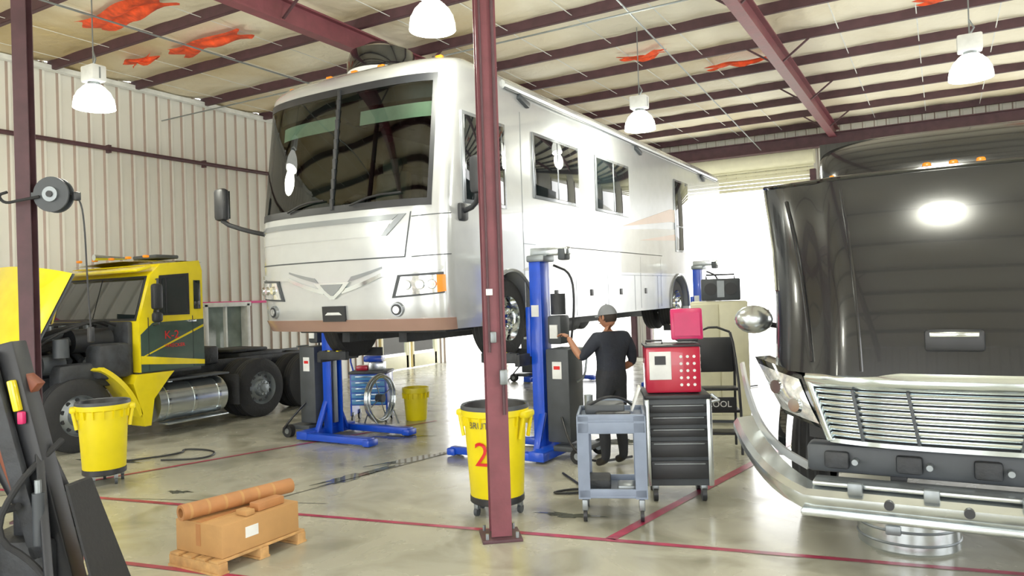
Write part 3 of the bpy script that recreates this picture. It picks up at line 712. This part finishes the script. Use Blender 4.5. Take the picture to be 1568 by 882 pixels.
g.cyl((X0+.3,Yc0-.85,.5),(X1-.3,Yc0-.85,.5),.07,mDark)
for y in (8.95,10.1):
    for xx,s in ((X1-.22,1),(X0+.22,-1)):
        wheel(g,(xx,y,.5),s,.5,.27,False); wheel(g,(xx-s*.33,y,.5),s,.5,.27,False)
    g.cyl((X0+.3,y,.5),(X1-.3,y,.5),.09,mDark); g.sphere((xm,y,.5),.22,mDark)
g.cyl((X1-.28,6.95,.5),(X1-.28,8.15,.5),.29,mAlu,seg=40)
for y in (7.1,7.55,8.0): g.cyl((X1-.28,y-.02,.5),(X1-.28,y+.02,.5),.3,mChrome,seg=40)
g.cyl((X1-.28,7.3,.78),(X1-.28,7.3,.84),.05,mChrome)
g.box((X1-.1,7.6,.19),(.22,1.1,.03),mAlu,.01); g.box((X1-.18,7.6,.84),(.35,1.2,.03),mGreyD,.01)
g.box((xm,9.5,1.03),(.9,1.0,.1),mDark,.03); g.box((xm,9.3,1.12),(.8,.8,.06),mDark,.03)
g.box((xm,8.3,1.1),(1.1,.4,.3),mDark,.04)
for k in range(3): g.tube([(xm-.1*k,Yc1,1.7),(xm-.1*k,Yc1+.3,1.3),(xm,8.5,1.2)],.02,(mRed,mBlue,mBlack)[k],8,2)
for y in (8.35,10.75): g.box((X1-.22,y,.55),(.5,.02,.5),mRubber)
g.finish('semi_truck')
# ================= BLACK MOTORHOME (right)
g=M(); cx=.12
def hoodS(x,z,off=0):
    t=(z-1.32)/(2.72-1.32)
    y0=5.66+.34*t+.22*max(0,t)**3
    wv=1.25+.14*t-.05*math.sin(pi*t)
    X=x*wv; ax=abs(x)
    y=y0+.32*ax**6 - .06*(1/(1+math.exp((ax-.66)*40)))- .05*(1-ax**2)
    return Vector((cx+X,y-off,z+.02*(1-ax**2)*max(0,t)+.04*ax**6*max(0,t)))
HT=1.42
g.grid(lambda u,v:hoodS(2*u-1,1.32+HT*v),64,24,mHood,close=lambda u,v:hoodS(2*u-1,1.32+HT*v)+Vector((0,.12 if v<1 else .1,-.02)))
g.grid(lambda u,v:hoodS(2*u-1,1.32+HT*v)+Vector((0,.06,0)),24,10,mDark)
g.tube([hoodS(s_,z,.01) for s_,z in ((-1,2.72),(-1.0,2.6),(-.995,2.45),(-.99,2.2),(-.99,1.9))],.012,mChrome,8)
g.tube([hoodS(-1+2*i/30,1.32+HT,.0) for i in range(31)],.018,mBlackGloss,8)
for s in (-1,1):
    g.tube([hoodS(s*(.86-.1*k/8),2.6-1.2*k/8,.005) for k in range(9)],.014,mHood,8)
    g.tube([hoodS(s*(.55-.06*k/8),2.65-1.3*k/8,.0) for k in range(9)],.012,mHood,8)
p=hoodS(-.05,1.56); g.box(p+Vector((0,-.02,0)),(.34,.05,.14),mBlack,.03); g.box(p+Vector((0,-.05,.04)),(.28,.02,.035),mChrome,.01)
gx0,gx1=cx-1.0,cx+1.0
def gy(x): return 5.6+.2*abs((x-cx)/1.0)**3
mGrl=mat('grille_chrome','#dfeaf0',0.14,.95,var=.04)
def gstrip(z0,z1,m,dy,x0=gx0,x1=gx1,th=.04,nv=1,bul=0.0):
    g.grid(lambda u,v:(x0+(x1-x0)*u,gy(x0+(x1-x0)*u)-dy-bul*math.sin(pi*v),z0+(z1-z0)*v),30,nv,m,close=lambda u,v:(x0+(x1-x0)*u,gy(x0+(x1-x0)*u)-dy+th,z0+(z1-z0)*v))
gstrip(.84,1.34,mBlack,-.03)
gstrip(1.225,1.345,mGrl,.05,nv=6,bul=.03); gstrip(.84,.87,mGrl,.05,gx0+.16,gx1-.16)
for k in range(8):
    z=.885+.0425*k; ins=.16-.16*k/7
    gstrip(z,z+.029,mGrl,.035,gx0+ins,gx1-ins,.05,nv=4,bul=.012)
for s in (-1,1):
    g.bar((cx+s*.99,gy(cx+s*.98)-.04,1.3),(cx+s*.83,gy(cx+s*.83)-.05,.85),.045,.05,mGrl,.01)
    for q in (.28,.62): g.bar((cx+s*(q+.06),gy(cx+s*q)-.045,1.22),(cx+s*q,gy(cx+s*q)-.05,.87),.022,.02,mGreyD,.004)
    Q=[Vector(p) for p in ((.86,5.66,.92),(1.2,5.98,.98),(1.42,6.06,1.40),(1.03,5.76,1.3))]
    def hl(u,v,o,s=s):
        p=(Q[0]*(1-u)+Q[1]*u)*(1-v)+(Q[3]*(1-u)+Q[2]*u)*v
        b_=.06*math.sin(pi*u)*math.sin(pi*v)
        return Vector((cx+s*(p.x+o*.6+b_*.5),p.y-o-b_,p.z))
    g.grid(lambda u,v:hl(u,v,0),10,8,mBlackGloss,close=lambda u,v:hl(u,v,-.14))
    g.grid(lambda u,v:hl(.07+.86*u,.1+.8*v,.012),10,8,mLens)
    for uu,vv in ((.35,.35),(.6,.6)):
        p=hl(uu,vv,.0); q=hl(uu,vv,.03); g.cyl(p,q,.06,mChrome,r2=.05); 
    g.grid(lambda u,v,s=s:(cx+s*(1.26+.07*math.sin(pi*v)),6.95+.62*math.cos(pi*(1-u)),0.5+(.6+.06*v)*math.sin(pi*(.04+.9*u))),20,3,mBlackGloss)
    g.tube([(cx+s*1.54,6.15,1.34),(cx+s*1.49,6.08,1.12),(cx+s*1.39,5.99,.88),(cx+s*1.22,5.88,.72),(cx+s*1.0,5.76,.64)],0,mSilver,8,2,prof=[(-.008,-.028),(.012,-.03),(.014,.028),(-.006,.03)])
    wheel(g,(cx+s*1.12,6.95,.5),s,.5,.28)
    g.tube([(cx+s*1.2,7.4,1.5),(cx+s*1.45,7.1,1.6),(cx+s*1.58,6.9,1.62)],.025,mBlack,8,1)
    g.sphere((cx+s*1.6,6.9,1.66),.17,mAlu,(1.0,.6,.75)); g.box((cx+s*1.6,6.99,1.66),(.24,.02,.17),mGlass,.0)
g.box((cx,5.78,.72),(2.0,.2,.2),mGreyD,.03); 
for x in (-.8,-.35,.1,.55,.95): g.box((cx+x,5.66,.72),(.16,.06,.12),mDark,.02); g.cyl((cx+x+.12,5.6,.72),(cx+x+.12,5.7,.72),.02,mSteel)
for x in (-.42,.42): g.box((cx+x,8.8,.72),(.1,6.2,.26),mDark)
g.box((cx,7.0,1.05),(1.0,1.6,.6),mDark,.05); g.cyl((cx-1.1,6.95,.5),(cx+1.1,6.95,.5),.07,mDark)
def bmp(u):
    x=cx+u*1.3; a=abs(u); 
    if a<.73: return Vector((x,5.5,.5))
    t=(a-.73)/.27; return Vector((cx+(1 if u>0 else -1)*(.95+.55*t**.9),5.5+.75*t**1.7,.5+.32*t))
pts=[bmp(-1+2*i/60) for i in range(61)]
g.tube(pts,0,mAlu,prof=[(-.03,-.07),(.12,-.07),(.15,-.02),(.15,.03),(.12,.07),(.0,.09),(-.03,.06)])
g.box((cx,5.5,.605),(1.86,.2,.03),mAlu,.01); g.box((cx,5.36,.42),(2.0,.06,.05),mAlu,.015); g.box((cx,5.42,.43),(1.96,.1,.02),mAlu,.0)
for x in (-.66,-.22,.3): g.box((cx+x,5.36,.60),(.09,.05,.08),mSteel,.01); g.cyl((cx+x+.2,5.32,.52),(cx+x+.2,5.37,.52),.03,mBlack)
g.box((cx,5.62,.54),(1.7,.2,.05),mDark)
g.prism([(7.1,.6),(7.1,1.9),(7.65,2.75),(8.3,2.8),(8.3,.6)],'X',cx-1.1,cx+1.1,mBlackGloss)
g.prism([(7.05,1.92),(7.08,1.86),(7.66,2.66),(7.62,2.7)],'X',cx-.98,cx+.98,mGlass)
def bunk(u,v):
    a=-pi/2+pi*u; hwb=1.14; x=cx+hwb*(1 if a>=0 else -1)*abs(math.sin(a))**.6
    z=2.72+.62*v; y=7.5+.5*(1-abs(math.cos(a))**.6)+.4*v**4
    if v>.8: x=cx+(x-cx)*(1-.1*((v-.8)/.2)**2)
    return (x,y,z)
g.grid(bunk,48,16,mHood)
g.prism([(7.9,.6),(7.9,3.33),(8.3,3.38),(15.5,3.38),(15.5,.6)],'X',cx-1.12,cx+1.12,mBlackGloss)
for x in (-.98,-.2,0,.2,.95): g.box((cx+x,7.42+.25*abs(x)**4,2.95),(.07,.06,.07),mAmber,.02)
wheel(g,(cx+1.0,13,.5),1); wheel(g,(cx-1.0,13,.5),-1)
for y in (9.3,11.2): g.box((cx-1.135,y,2.3),(.03,1.2,.8),mGlass,.01)
g.finish('class_c_motorhome')
g=M()
g.lathe([(0,.01),(.32,.0),(.345,.02),(.345,.24),(.36,.26),(.34,.26),(.33,.24),(.32,.04),(0,.03)],mAlu,(-.28,6.3,0),seg=40)
for k in (.08,.17): g.lathe([(.346,k-.01),(.352,k),(.346,k+.01)],mSteel,(-.28,6.3,0),seg=40)
g.box((-.36,5.955,.18),(.1,.03,.07),mSteel,.01)
g.finish('galvanised_drain_tub')
# ================= BINS
def bin_(x,y,h,r,label=None,handles=True,dolly=True,rz=0):
    g=M(); z0=.15 if dolly else 0
    g.lathe([(0,z0+.01),(r*.8,z0),(r*.84,z0+.02),(r*.98,z0+h-.1),(r*.98,z0+h-.09),(r*1.06,z0+h-.08),(r*1.08,z0+h-.02),(r*1.06,z0+h),(r*.99,z0+h),(r*.94,z0+h-.05),(r*.8,z0+.05),(0,z0+.05)],mYellow,(0,0,0),seg=48)
    for k in range(16):
        a=2*pi*k/16; g.bar((r*.99*math.cos(a),r*.99*math.sin(a),z0+h-.17),(r*1.04*math.cos(a),r*1.04*math.sin(a),z0+h-.08),.012,.03,mYellow)
    if handles:
        for s in (1,-1):
            g.box((s*r*1.12,0,z0+h-.07),(.07,.2,.06),mYellow,.02); g.tube([(s*r*1.0,-.08,z0+h-.28),(s*r*1.12,-.08,z0+h-.1),(s*r*1.12,.08,z0+h-.1),(s*r*1.0,.08,z0+h-.28)],.018,mYellow,8)
        g.lathe([(r*.98,z0+h+.0),(r*1.05,z0+h+.012),(r*1.085,z0+h-.005),(r*1.083,z0+h-.025)],mGreyD,(0,0,0),seg=48)
        g.lathe([(r*.97,z0+h+.005),(r*.9,z0+h-.08),(r*.6,z0+h-.16),(0,z0+h-.18)],mBlack,(0,0,0),seg=24)
    if dolly:
        g.lathe([(0,.11),(r*.82,.11),(r*.86,.12),(r*.86,.17),(r*.82,.18)],mBlack,(0,0,0))
        for k in range(5):
            a=2*pi*k/5+.3; px,py=r*.72*math.cos(a),r*.72*math.sin(a)
            g.cyl((px-.015,py,.04),(px+.015,py,.04),.04,mGreyD,seg=16); g.box((px,py,.09),(.04,.05,.06),mSteel,.005)
    if label:
        hh=z0+h*.5
        fn=lambda v:(math.sin(v.x/(r*.93))*(r*.94+.012),-math.cos(v.x/(r*.93))*(r*.94+.012),v.y+hh)
        g.text(label,.3,mRedInk,None,fn)
        fn2=lambda v:(math.sin(v.x/(r*.97))*(r*.99+.01),-math.cos(v.x/(r*.97))*(r*.99+.01),v.y+z0+h-.15)
        g.text('BRUTE',.08,mGreyD,None,fn2)
    return g.finish('trash_bin',mtx=RZ(x,y,0,rz))
bin_(-3.53,5.73,.82,.285,'2',rz=4)
bin_(-8.2,4.93,.76,.26,rz=60)
bin_(-7.4,9.6,.52,.2,handles=False,dolly=False)
# ================= BOX ON PALLET + TUBE
g=M(); bx,by=-4.83,3.97
for k in range(4): g.box((bx-.22+.147*k,by,.095),(.1,.84,.02),mWood,.003)
for yy in (-.38,0,.38): g.box((bx,by+yy,.05),(.56,.08,.07),mWood,.003); g.box((bx,by+yy,.01),(.56,.1,.016),mWood)
g.finish('wooden_pallet')
g=M(); g.box((bx,by,.225),(.52,.74,.235),mCard,.006)
g.box((bx,by,.344),(.05,.74,.004),mTube); g.box((bx,by-.372,.25),(.05,.003,.16),mTube); g.box((bx+.261,by-.1,.24),(.003,.12,.08),mPaper)
g.finish('cardboard_box')
g=M(); 
g.lathe([(.035,0),(.06,0),(.06,.95),(.035,.95),(.035,0)],mTube,(0,0,0),'Y',24)
for k in range(6): g.lathe([(.0602,.05+.14*k),(.0615,.06+.14*k),(.0602,.07+.14*k)],mCard,(0,0,0),'Y',24)
g.finish('cardboard_tube',mtx=RZ(bx-.13,by-.42,.41,-9))
g=M(); g.box((bx+.16,by+.14,.376),(.1,.26,.06),mTube,.005); g.box((bx+.17,by-.08,.366),(.12,.08,.04),mCard,.004); g.finish('small_carton')
# ================= UTILITY CART
g=M()
W2,D2=.29,.27
g.box((0,0,.86),(W2*2,D2*2,.03),mGrey,.01)
for s in (-1,1):
    for z,h in ((.885,.06),(.25,.07),(.8,.1)):
        g.box((s*(W2-.012),0,z),(.024,D2*2,h),mGrey,.01); g.box((0,s*(D2-.012),z),(W2*2,.024,h),mGrey,.01)
g.box((0,0,.22),(W2*2,D2*2,.03),mGrey,.01)
for sx in (-1,1):
    for sy in (-1,1):
        g.prism([(0,0),(.1,0),(.1,.02),(.02,.02),(.02,.1),(0,.1)],'Z',.2,.9,mGrey,mtx=Matrix.Translation((sx*W2,sy*D2,0))@Matrix.Diagonal((-sx,-sy,1,1)))
        q=(sx*(W2-.05),sy*(D2-.05)); g.cyl((q[0]-.015,q[1],.055),(q[0]+.015,q[1],.055),.055,mBlack); g.box((q[0],q[1],.14),(.05,.06,.1),mSteel,.01)
g.tube([(-.2,D2,.86),(-.2,D2+.06,.95),(.2,D2+.06,.95),(.2,D2,.86)],.015,mGrey,8,1)
g.box((-.05,.0,.93),(.34,.26,.1),mGreyD,.03); g.box((.02,-.18,.9),(.3,.12,.05),mBlack,.02); g.tube([(-.2,-.1,.96),(-.05,-.15,1.05),(.1,0,1.02),(.2,.1,.93)],.012,mBlack,8,2)
g.box((.22,.1,1.0),(.02,.2,.22),mPaper,.005,rot=(0,.35,0)); g.cyl((-.2,.2,.9),(-.2,.2,1.02),.04,mSteel)
g.box((-.12,.05,.27),(.2,.3,.1),mDark,.02); g.box((.12,-.1,.26),(.16,.2,.08),mSteel,.02)
g.finish('utility_cart',mtx=RZ(-2.56,6.1,0,22))
g=M(); W2,D2=.28,.25
g.box((0,0,.55),(W2*2,D2*2,.8),mGreyD,.01)
for k,(z,h) in enumerate(((.86,.09),(.75,.09),(.64,.09),(.49,.16),(.3,.18))):
    g.box((0,-D2-.012,z),(W2*2-.05,.024,h-.015),mBlack,.006); g.box((0,-D2-.03,z+h*.32),(W2*2-.1,.012,.012),mSteel,.004)
    g.box((W2+.012,0,z),(.024,D2*2-.05,h-.015),mBlack,.006)
for s in (-1,1):
    g.box((s*W2,-D2,.55),(.05,.05,.8),mAlu,.015)
g.box((0,0,.965),(W2*2+.04,D2*2+.04,.04),mBlack,.01)
g.tube([(W2,-.18,.9),(W2+.1,-.18,.92),(W2+.1,.18,.92),(W2,.18,.9)],.015,mAlu,8)
for sx in (-1,1):
    for sy in (-1,1):
        q=(sx*(W2-.06),sy*(D2-.06)); g.cyl((q[0]-.02,q[1],.065),(q[0]+.02,q[1],.065),.065,mBlack); g.box((q[0],q[1],.13),(.06,.07,.06),mSteel,.01)
tcab=RZ(-2.24,6.9,0,24)
g.finish('tool_cabinet',mtx=tcab)
g=M()
g.box((-.02,0,1.21),(.5,.4,.43),mRed,.02); g.box((-.14,-.205,1.25),(.2,.01,.26),mPaper,.005); g.box((-.14,-.212,1.3),(.1,.01,.08),mBlack,0)
for i in range(6):
    for j in range(5): g.cyl((.231,-.14+.06*i,1.07+.065*j),(.236,-.14+.06*i,1.07+.065*j),.015,mPaper,seg=10)
for j in range(5):
    for i in range(3): g.cyl((.05+.06*i,-.203,1.07+.065*j),(.05+.06*i,-.198,1.07+.065*j),.014,mPaper,seg=10)
g.box((-.02,0,1.43),(.52,.42,.02),mBlack,.005)
g.tube([(-.25,0,1.43),(-.25,0,1.47),(-.1,0,1.47),(-.1,0,1.43)],.01,mBlack)
g.finish('battery_charger',mtx=tcab)
g=M(); g.box((.14,.02,1.62),(.3,.05,.3),mPink,.02,rot=(-.12,0,0)); g.box((.14,-.012,1.62),(.24,.01,.22),mPink,.0,rot=(-.12,0,0)); g.box((.14,.06,1.47),(.2,.16,.03),mBlack,.01); g.box((.14,.05,1.52),(.04,.04,.1),mBlack)
g.finish('diagnostic_tablet',mtx=tcab)
# ================= STEP STOOL
g=M()
for s in (-1,1):
    g.tube([(s*.25,-.3,.03),(s*.25,-.28,.7),(s*.24,.1,1.25),(s*.2,.12,1.42)],.016,mBlack,8,1)
    g.tube([(s*.25,.3,.03),(s*.24,.1,1.2)],.016,mBlack,8)
    g.tube([(s*.25,-.3,.2),(s*.25,.28,.2)],.014,mBlack,8)
for z,y in ((.28,-.22),(.52,-.12),(.76,0)): g.box((0,y,z),(.5,.26,.03),mBlack,.01)
g.box((0,.12,1.15),(.46,.04,.42),mBlack,.03); g.tube([(-.2,.12,1.42),(0,.12,1.5),(.2,.12,1.42)],.014,mBlack,8,1)
g.text('COOL',.1,mPaper,Matrix(((1,0,0,0),(0,0,1,-.357),(0,1,0,.62),(0,0,0,1)))); g.box((0,-.34,.62),(.4,.02,.16),mBlack,.01)
g.finish('step_stool',mtx=RZ(-2.38,8.9,0,20))
g=M()
g.box((0,0,.9),(.8,.55,1.72),mCream,.02)
for s in (-1,1): g.box((s*.2,-.285,.92),(.385,.02,1.6),mCream,.008); g.box((s*.04,-.31,1.0),(.015,.03,.16),mSteel,.004)
g.box((0,0,.02),(.78,.5,.05),mGreyD)
g.finish('storage_cabinet',mtx=RZ(-2.88,11.1,0,15))
g=M(); g.box((0,0,1.93),(.55,.35,.32),mGreyD,.02); g.cyl((-.14,-.19,1.94),(-.14,-.17,1.94),.09,mBlack); g.cyl((.14,-.19,1.94),(.14,-.17,1.94),.09,mBlack); g.box((0,-.18,1.94),(.1,.01,.24),mSteel,.0)
g.tube([(-.2,0,2.09),(-.2,0,2.15),(.2,0,2.15),(.2,0,2.09)],.012,mBlack)
g.finish('shop_radio',mtx=RZ(-2.83,11.05,0,15))
# ================= BLUE TOOL CART + hose coil
g=M()
g.box((0,0,.52),(.6,.42,.5),mBlue,.01)
for k in range(5): g.box((0,-.22,.33+.095*k),(.54,.02,.08),mLBlue,.004); g.box((0,-.24,.35+.095*k),(.4,.015,.015),mAlu,.003)
g.box((0,0,.79),(.64,.46,.04),mGreyD,.01)
for sx in (-1,1):
    g.box((sx*.29,0,.2),(.03,.4,.2),mBlue)
    for sy in (-1,1): g.cyl((sx*.27-.015,sy*.18,.06),(sx*.27+.015,sy*.18,.06),.06,mBlack); g.box((sx*.27,sy*.18,.13),(.04,.04,.06),mSteel)
g.tube([(-.3,0,.8),(-.34,0,.95),(-.34,0,1.05)],.015,mBlue,8); g.box((.1,0,.88),(.25,.2,.14),mAlu,.02); g.box((-.15,.05,.85),(.2,.2,.08),mRed,.02); g.box((.05,.0,1.0),(.3,.25,.1),mBlue,.03)
g.finish('rolling_tool_cart',mtx=RZ(-8.05,9.3,0,25))
g=M()
for rr,xx in ((.34,-.04),(.34,.04),(.36,0),(.32,0)):
    g.tube([(xx,rr*math.cos(a),.44+rr*math.sin(a)) for a in [2*pi*i/40 for i in range(41)]],.018,mAlu,8)
for k in range(4):
    a=2*pi*k/4+.4; g.tube([(0,0,.44),(0,.33*math.cos(a),.44+.33*math.sin(a))],.008,mSteel,6)
g.cyl((-.06,0,.44),(.06,0,.44),.06,mGreyD)
for s in (-1,1): g.tube([(-.16,s*.24,.02),(0,s*.3,.3),(.16,s*.24,.02)],.013,mSteel,8)
g.finish('hose_coil_stand',mtx=RZ(-7.5,8.85,0,5))
# ================= ENGINE HOIST left foreground
g=M(); mOB=mat('orange_brown_paint','#7c4029',.5)
for s in (-1,1):
    g.bar((s*.12,-.1,.12),(s*.42,1.1,.1),.09,.09,mBlack,.01)
    g.cyl((s*.42-.02,1.1,.05),(s*.42+.02,1.1,.05),.05,mGreyD); g.cyl((s*.3-.02,-.2,.06),(s*.3+.02,-.2,.06),.06,mGreyD)
g.bar((-.4,-.15,.14),(.4,-.15,.14),.1,.1,mBlack,.01)
g.bar((0,-.12,.1),(0,.26,1.75),.15,.13,mBlack,.015)
g.bar((-.12,.02,.4),(-.12,.34,1.7),.06,.1,mDark,.01)
g.bar((.02,.1,1.45),(.02,1.1,2.3),.09,.09,mOB,.01)
g.bar((-.1,.16,.8),(-.1,.5,1.75),.05,.05,mOB,.01)
g.cyl((0,.15,.6),(0,.5,1.3),.05,mBlack); g.cyl((0,.5,1.3),(0,.65,1.75),.025,mSteel)
for s in (-1,1): g.bar((s*.3,-.15,.15),(0,.1,1.2),.05,.05,mBlack,.01)
g.add([(-.25,-.42,.1),(.1,-.46,.1),(.08,-.2,.85),(-.15,-.18,.85),(-.24,-.40,.1),(.1,-.44,.1),(.08,-.18,.86),(-.15,-.16,.86)],[[0,1,2,3],[4,5,6,7],[0,1,5,4],[1,2,6,5],[2,3,7,6],[3,0,4,7]],mRubber)
g.box((.05,.2,.32),(.4,.5,.4),mDark,.04); g.box((-.15,.55,.42),(.35,.35,.55),mDark,.03); g.box((.1,.12,.62),(.25,.3,.3),mDark,.04); g.box((-.1,.6,.85),(.3,.3,.4),mBlack,.05)
g.cyl((-.16,.0,.5),(-.16,.0,.82),.035,mGreyD); g.cyl((-.16,-.0,.82),(-.16,.0,.9),.02,mSteel)
g.box((-.1,.17,1.42),(.05,.04,.2),mYelP,.01,rot=(-.2,0,0)); g.box((-.1,.13,1.28),(.04,.04,.08),mPink,.01)
g.tube([(.1,0,1.1),(-.2,.1,.9),(-.3,.2,.6),(-.2,.0,.4),(-.3,-.2,.2)],.02,mRubber,8,2)
g.tube([(-.1,.4,1.0),(-.2,.5,.8),(-.15,.3,.7),(-.2,.1,.75)],.025,mRubber,8,2)
g.finish('engine_hoist',mtx=RZ(-4.98,2.66,0,120))
def cable(name,pts,m=mBlack,r=.012):
    g=M(); g.tube([(x,y,r+.004) for x,y in pts],r,m,8,3); g.finish(name)
cable('floor_cable',[(-3.6,7.2),(-3.3,6.9),(-3.0,6.6),(-3.4,6.4),(-3.2,6.7),(-2.9,6.7)])
cable('floor_cable',[(-9.0,5.7),(-8.7,6.3),(-9.0,6.5),(-8.4,6.6),(-8.1,6.2),(-8.6,5.9)])
# ================= PERSON
def person():
    J={};E=[]
    def v(n,p,r): J[n]=(Vector(p),r)
    v('pel',(0,0,.95),(.17,.13)); v('wst',(0,0,1.08),(.175,.135)); v('chs',(0,-.01,1.25),(.20,.135)); v('upc',(0,-.015,1.38),(.18,.115)); v('nk0',(0,-.01,1.47),(.08,.072)); v('nk1',(0,.01,1.55),(.06,.06))
    for s,n in ((-1,'L'),(1,'R')):
        v('hip'+n,(s*.095,0,.88),(.1,.105)); v('thi'+n,(s*.105,.01,.68),(.09,.095)); v('kne'+n,(s*.115,.02,.48),(.066,.07)); v('clf'+n,(s*.12,-.01,.33),(.063,.068)); v('ank'+n,(s*.125,-.02,.1),(.048,.052)); v('toe'+n,(s*.14,.13,.045),(.045,.035))
    v('shL',(-.19,-.01,1.41),(.085,.085)); v('uaL',(-.26,.04,1.31),(.075,.075)); v('elL',(-.32,.1,1.2),(.048,.048)); v('faL',(-.33,.2,1.3),(.041,.041)); v('wrL',(-.33,.32,1.43),(.028,.031))
    v('shR',(.19,-.01,1.41),(.085,.085)); v('uaR',(.27,-.02,1.28),(.075,.075)); v('elR',(.29,-.03,1.13),(.048,.048)); v('faR',(.26,.08,1.07),(.041,.041)); v('wrR',(.18,.22,1.04),(.028,.031))
    E=[('pel','wst'),('wst','chs'),('chs','upc'),('upc','nk0'),('nk0','nk1')]
    bm_=[mPants,mShirt,mShirt,mShirt,mSkin]
    for n in 'LR':
        E+=[('pel','hip'+n),('hip'+n,'thi'+n),('thi'+n,'kne'+n),('kne'+n,'clf'+n),('clf'+n,'ank'+n),('ank'+n,'toe'+n)]; bm_+=[mPants]*5+[mShoe]
        E+=[('upc','sh'+n),('sh'+n,'ua'+n),('ua'+n,'el'+n),('el'+n,'fa'+n),('fa'+n,'wr'+n)]; bm_+=[mShirt,mShirt,mShirt,mSkin,mSkin]
    def skin(J,E,root,lv=2):
        names=list(J); me=bpy.data.meshes.new('s'); me.from_pydata([tuple(J[n][0]) for n in names],[(names.index(a),names.index(b)) for a,b in E],[])
        ob=bpy.data.objects.new('s',me); bpy.context.collection.objects.link(ob)
        md=ob.modifiers.new('k','SKIN'); md.use_smooth_shade=True
        for i,n in enumerate(names):
            me.skin_vertices[0].data[i].radius=J[n][1]; me.skin_vertices[0].data[i].use_root=(n==root)
        sb_=ob.modifiers.new('b','SUBSURF'); sb_.levels=lv; sb_.render_levels=lv
        bpy.context.view_layer.update()
        m2=bpy.data.meshes.new_from_object(ob.evaluated_get(bpy.context.evaluated_depsgraph_get()))
        vs=[q.co.copy() for q in m2.vertices]; fs=[list(p.vertices) for p in m2.polygons]
        bpy.data.objects.remove(ob); bpy.data.meshes.remove(m2); return vs,fs
    g=M()
    vs,fs=skin(J,E,'pel')
    segs=[(J[a][0],J[b_][0]) for a,b_ in E]
    bym={}
    for f in fs:
        c=sum((vs[i] for i in f),Vector())/len(f); best=None
        for k,(a,b_) in enumerate(segs):
            d=b_-a; t=max(0,min(1,(c-a).dot(d)/d.length_squared)); dd=(c-(a+d*t)).length-.0
            if best is None or dd<best[0]: best=(dd,k)
        m=bm_[best[1]]
        if c.z<.07: m=mShoe
        bym.setdefault(m,[]).append(f)
    for m,ff in bym.items(): g.add(vs,ff,m)
    def hand(wr,d,up,side):
        d=Vector(d).normalized(); up=Vector(up); up=(up-d*up.dot(d)).normalized(); rt=d.cross(up)
        wr=Vector(wr)
        H_={'w':(wr,(.026,.02)),'p1':(wr+d*.04,(.036,.018)),'p2':(wr+d*.085,(.04,.016))}; EE=[('w','p1'),('p1','p2')]
        vs,fs=skin(H_,EE,'w',1); g.add(vs,fs,mSkin)
        for k,ln in enumerate((.068,.078,.074,.058)):
            b0=wr+d*.08+rt*((k-1.5)*.019); dn=-up
            pts={'a':(b0,(.009,.009)),'b':(b0+d*ln*.45+dn*.012,(.0085,.0085)),'c':(b0+d*ln*.75+dn*.035,(.008,.008)),'e':(b0+d*ln*.85+dn*.058,(.007,.007))}
            vs,fs=skin(pts,[('a','b'),('b','c'),('c','e')],'a',1); g.add(vs,fs,mSkin)
        b0=wr+d*.035+rt*side*.028
        pts={'a':(b0,(.012,.012)),'b':(b0+d*.03+rt*side*.025-up*.01,(.01,.01)),'c':(b0+d*.058+rt*side*.028-up*.03,(.008,.008))}
        vs,fs=skin(pts,[('a','b'),('b','c')],'a',1); g.add(vs,fs,mSkin)
    hand((-.33,.32,1.43),(-.1,.9,.35),(0,-.3,1),1); hand((.18,.22,1.04),(-.5,.8,-.1),(0,0,1),-1)
    hm=Matrix.Translation((0,.03,1.64))@Matrix.Rotation(math.radians(12),4,'Z')@Matrix.Rotation(math.radians(-6),4,'X')@Matrix.Scale(1.06,4)
    def hd(sc,m,off=0,cond=None):
        bm=bmesh.new(); bmesh.ops.create_uvsphere(bm,u_segments=28,v_segments=20,radius=1)
        for q in bm.verts:
            x,y,z=q.co
            jw=1-.22*max(0,-z)**1.2; yy=y*(.098 if y>0 else .105)*(1-.1*max(0,-z)); 
            if z<-.3 and y>0: yy+=.012
            q.co=Vector((x*(.077+off)*jw,yy*(1+off*9),z*(.118+off)))
        if cond:
            dl=[f for f in bm.faces if not cond(f.calc_center_median())]; bmesh.ops.delete(bm,geom=dl,context='FACES')
        g.addbm(bm,m,hm)
    hd(1,mSkin); hd(1,mHair,.005,cond=lambda c:c.z>-.04-.02*(c.y<-.03) and c.y<.03-.3*max(0,.02-c.z))
    hd(1,mCap,.012,cond=lambda c:c.z>.018)
    g.grid(lambda u,v:hm@Vector(((u-.5)*.15*(1-.25*v*v),.085+.075*v-.05*(2*u-1)**2,.035-.012*v-.02*(2*u-1)**2)),10,4,mCap)
    g.sphere(hm@Vector((0,0,.131)),.008,mCap)
    g.grid(lambda u,v:hm@Vector(((u-.5)*.03,.112+.018*math.sin(pi*v*.5)*math.sin(pi*u) if v<1 else .112,.01-.05*v)),6,6,mSkin)
    for s in (-1,1):
        g.sphere(hm@Vector((s*.03,.092,.005)),.011,mPaper,(1.2,.6,.7),10); g.sphere(hm@Vector((s*.03,.098,.005)),.005,mHair,(1,.5,1),8)
        g.sphere(hm@Vector((s*.08,-.005,-.01)),.03,mSkin,(.35,.6,1.05),12)
    g.box(hm@Vector((0,.103,-.06)),(.045,.008,.01),mat('lips','#8f5a4c',.5),.003)
    g.finish('person',mtx=RZ(-3.22,7.72,0,62)@Matrix.Scale(1.02,4),angle=80)
person()
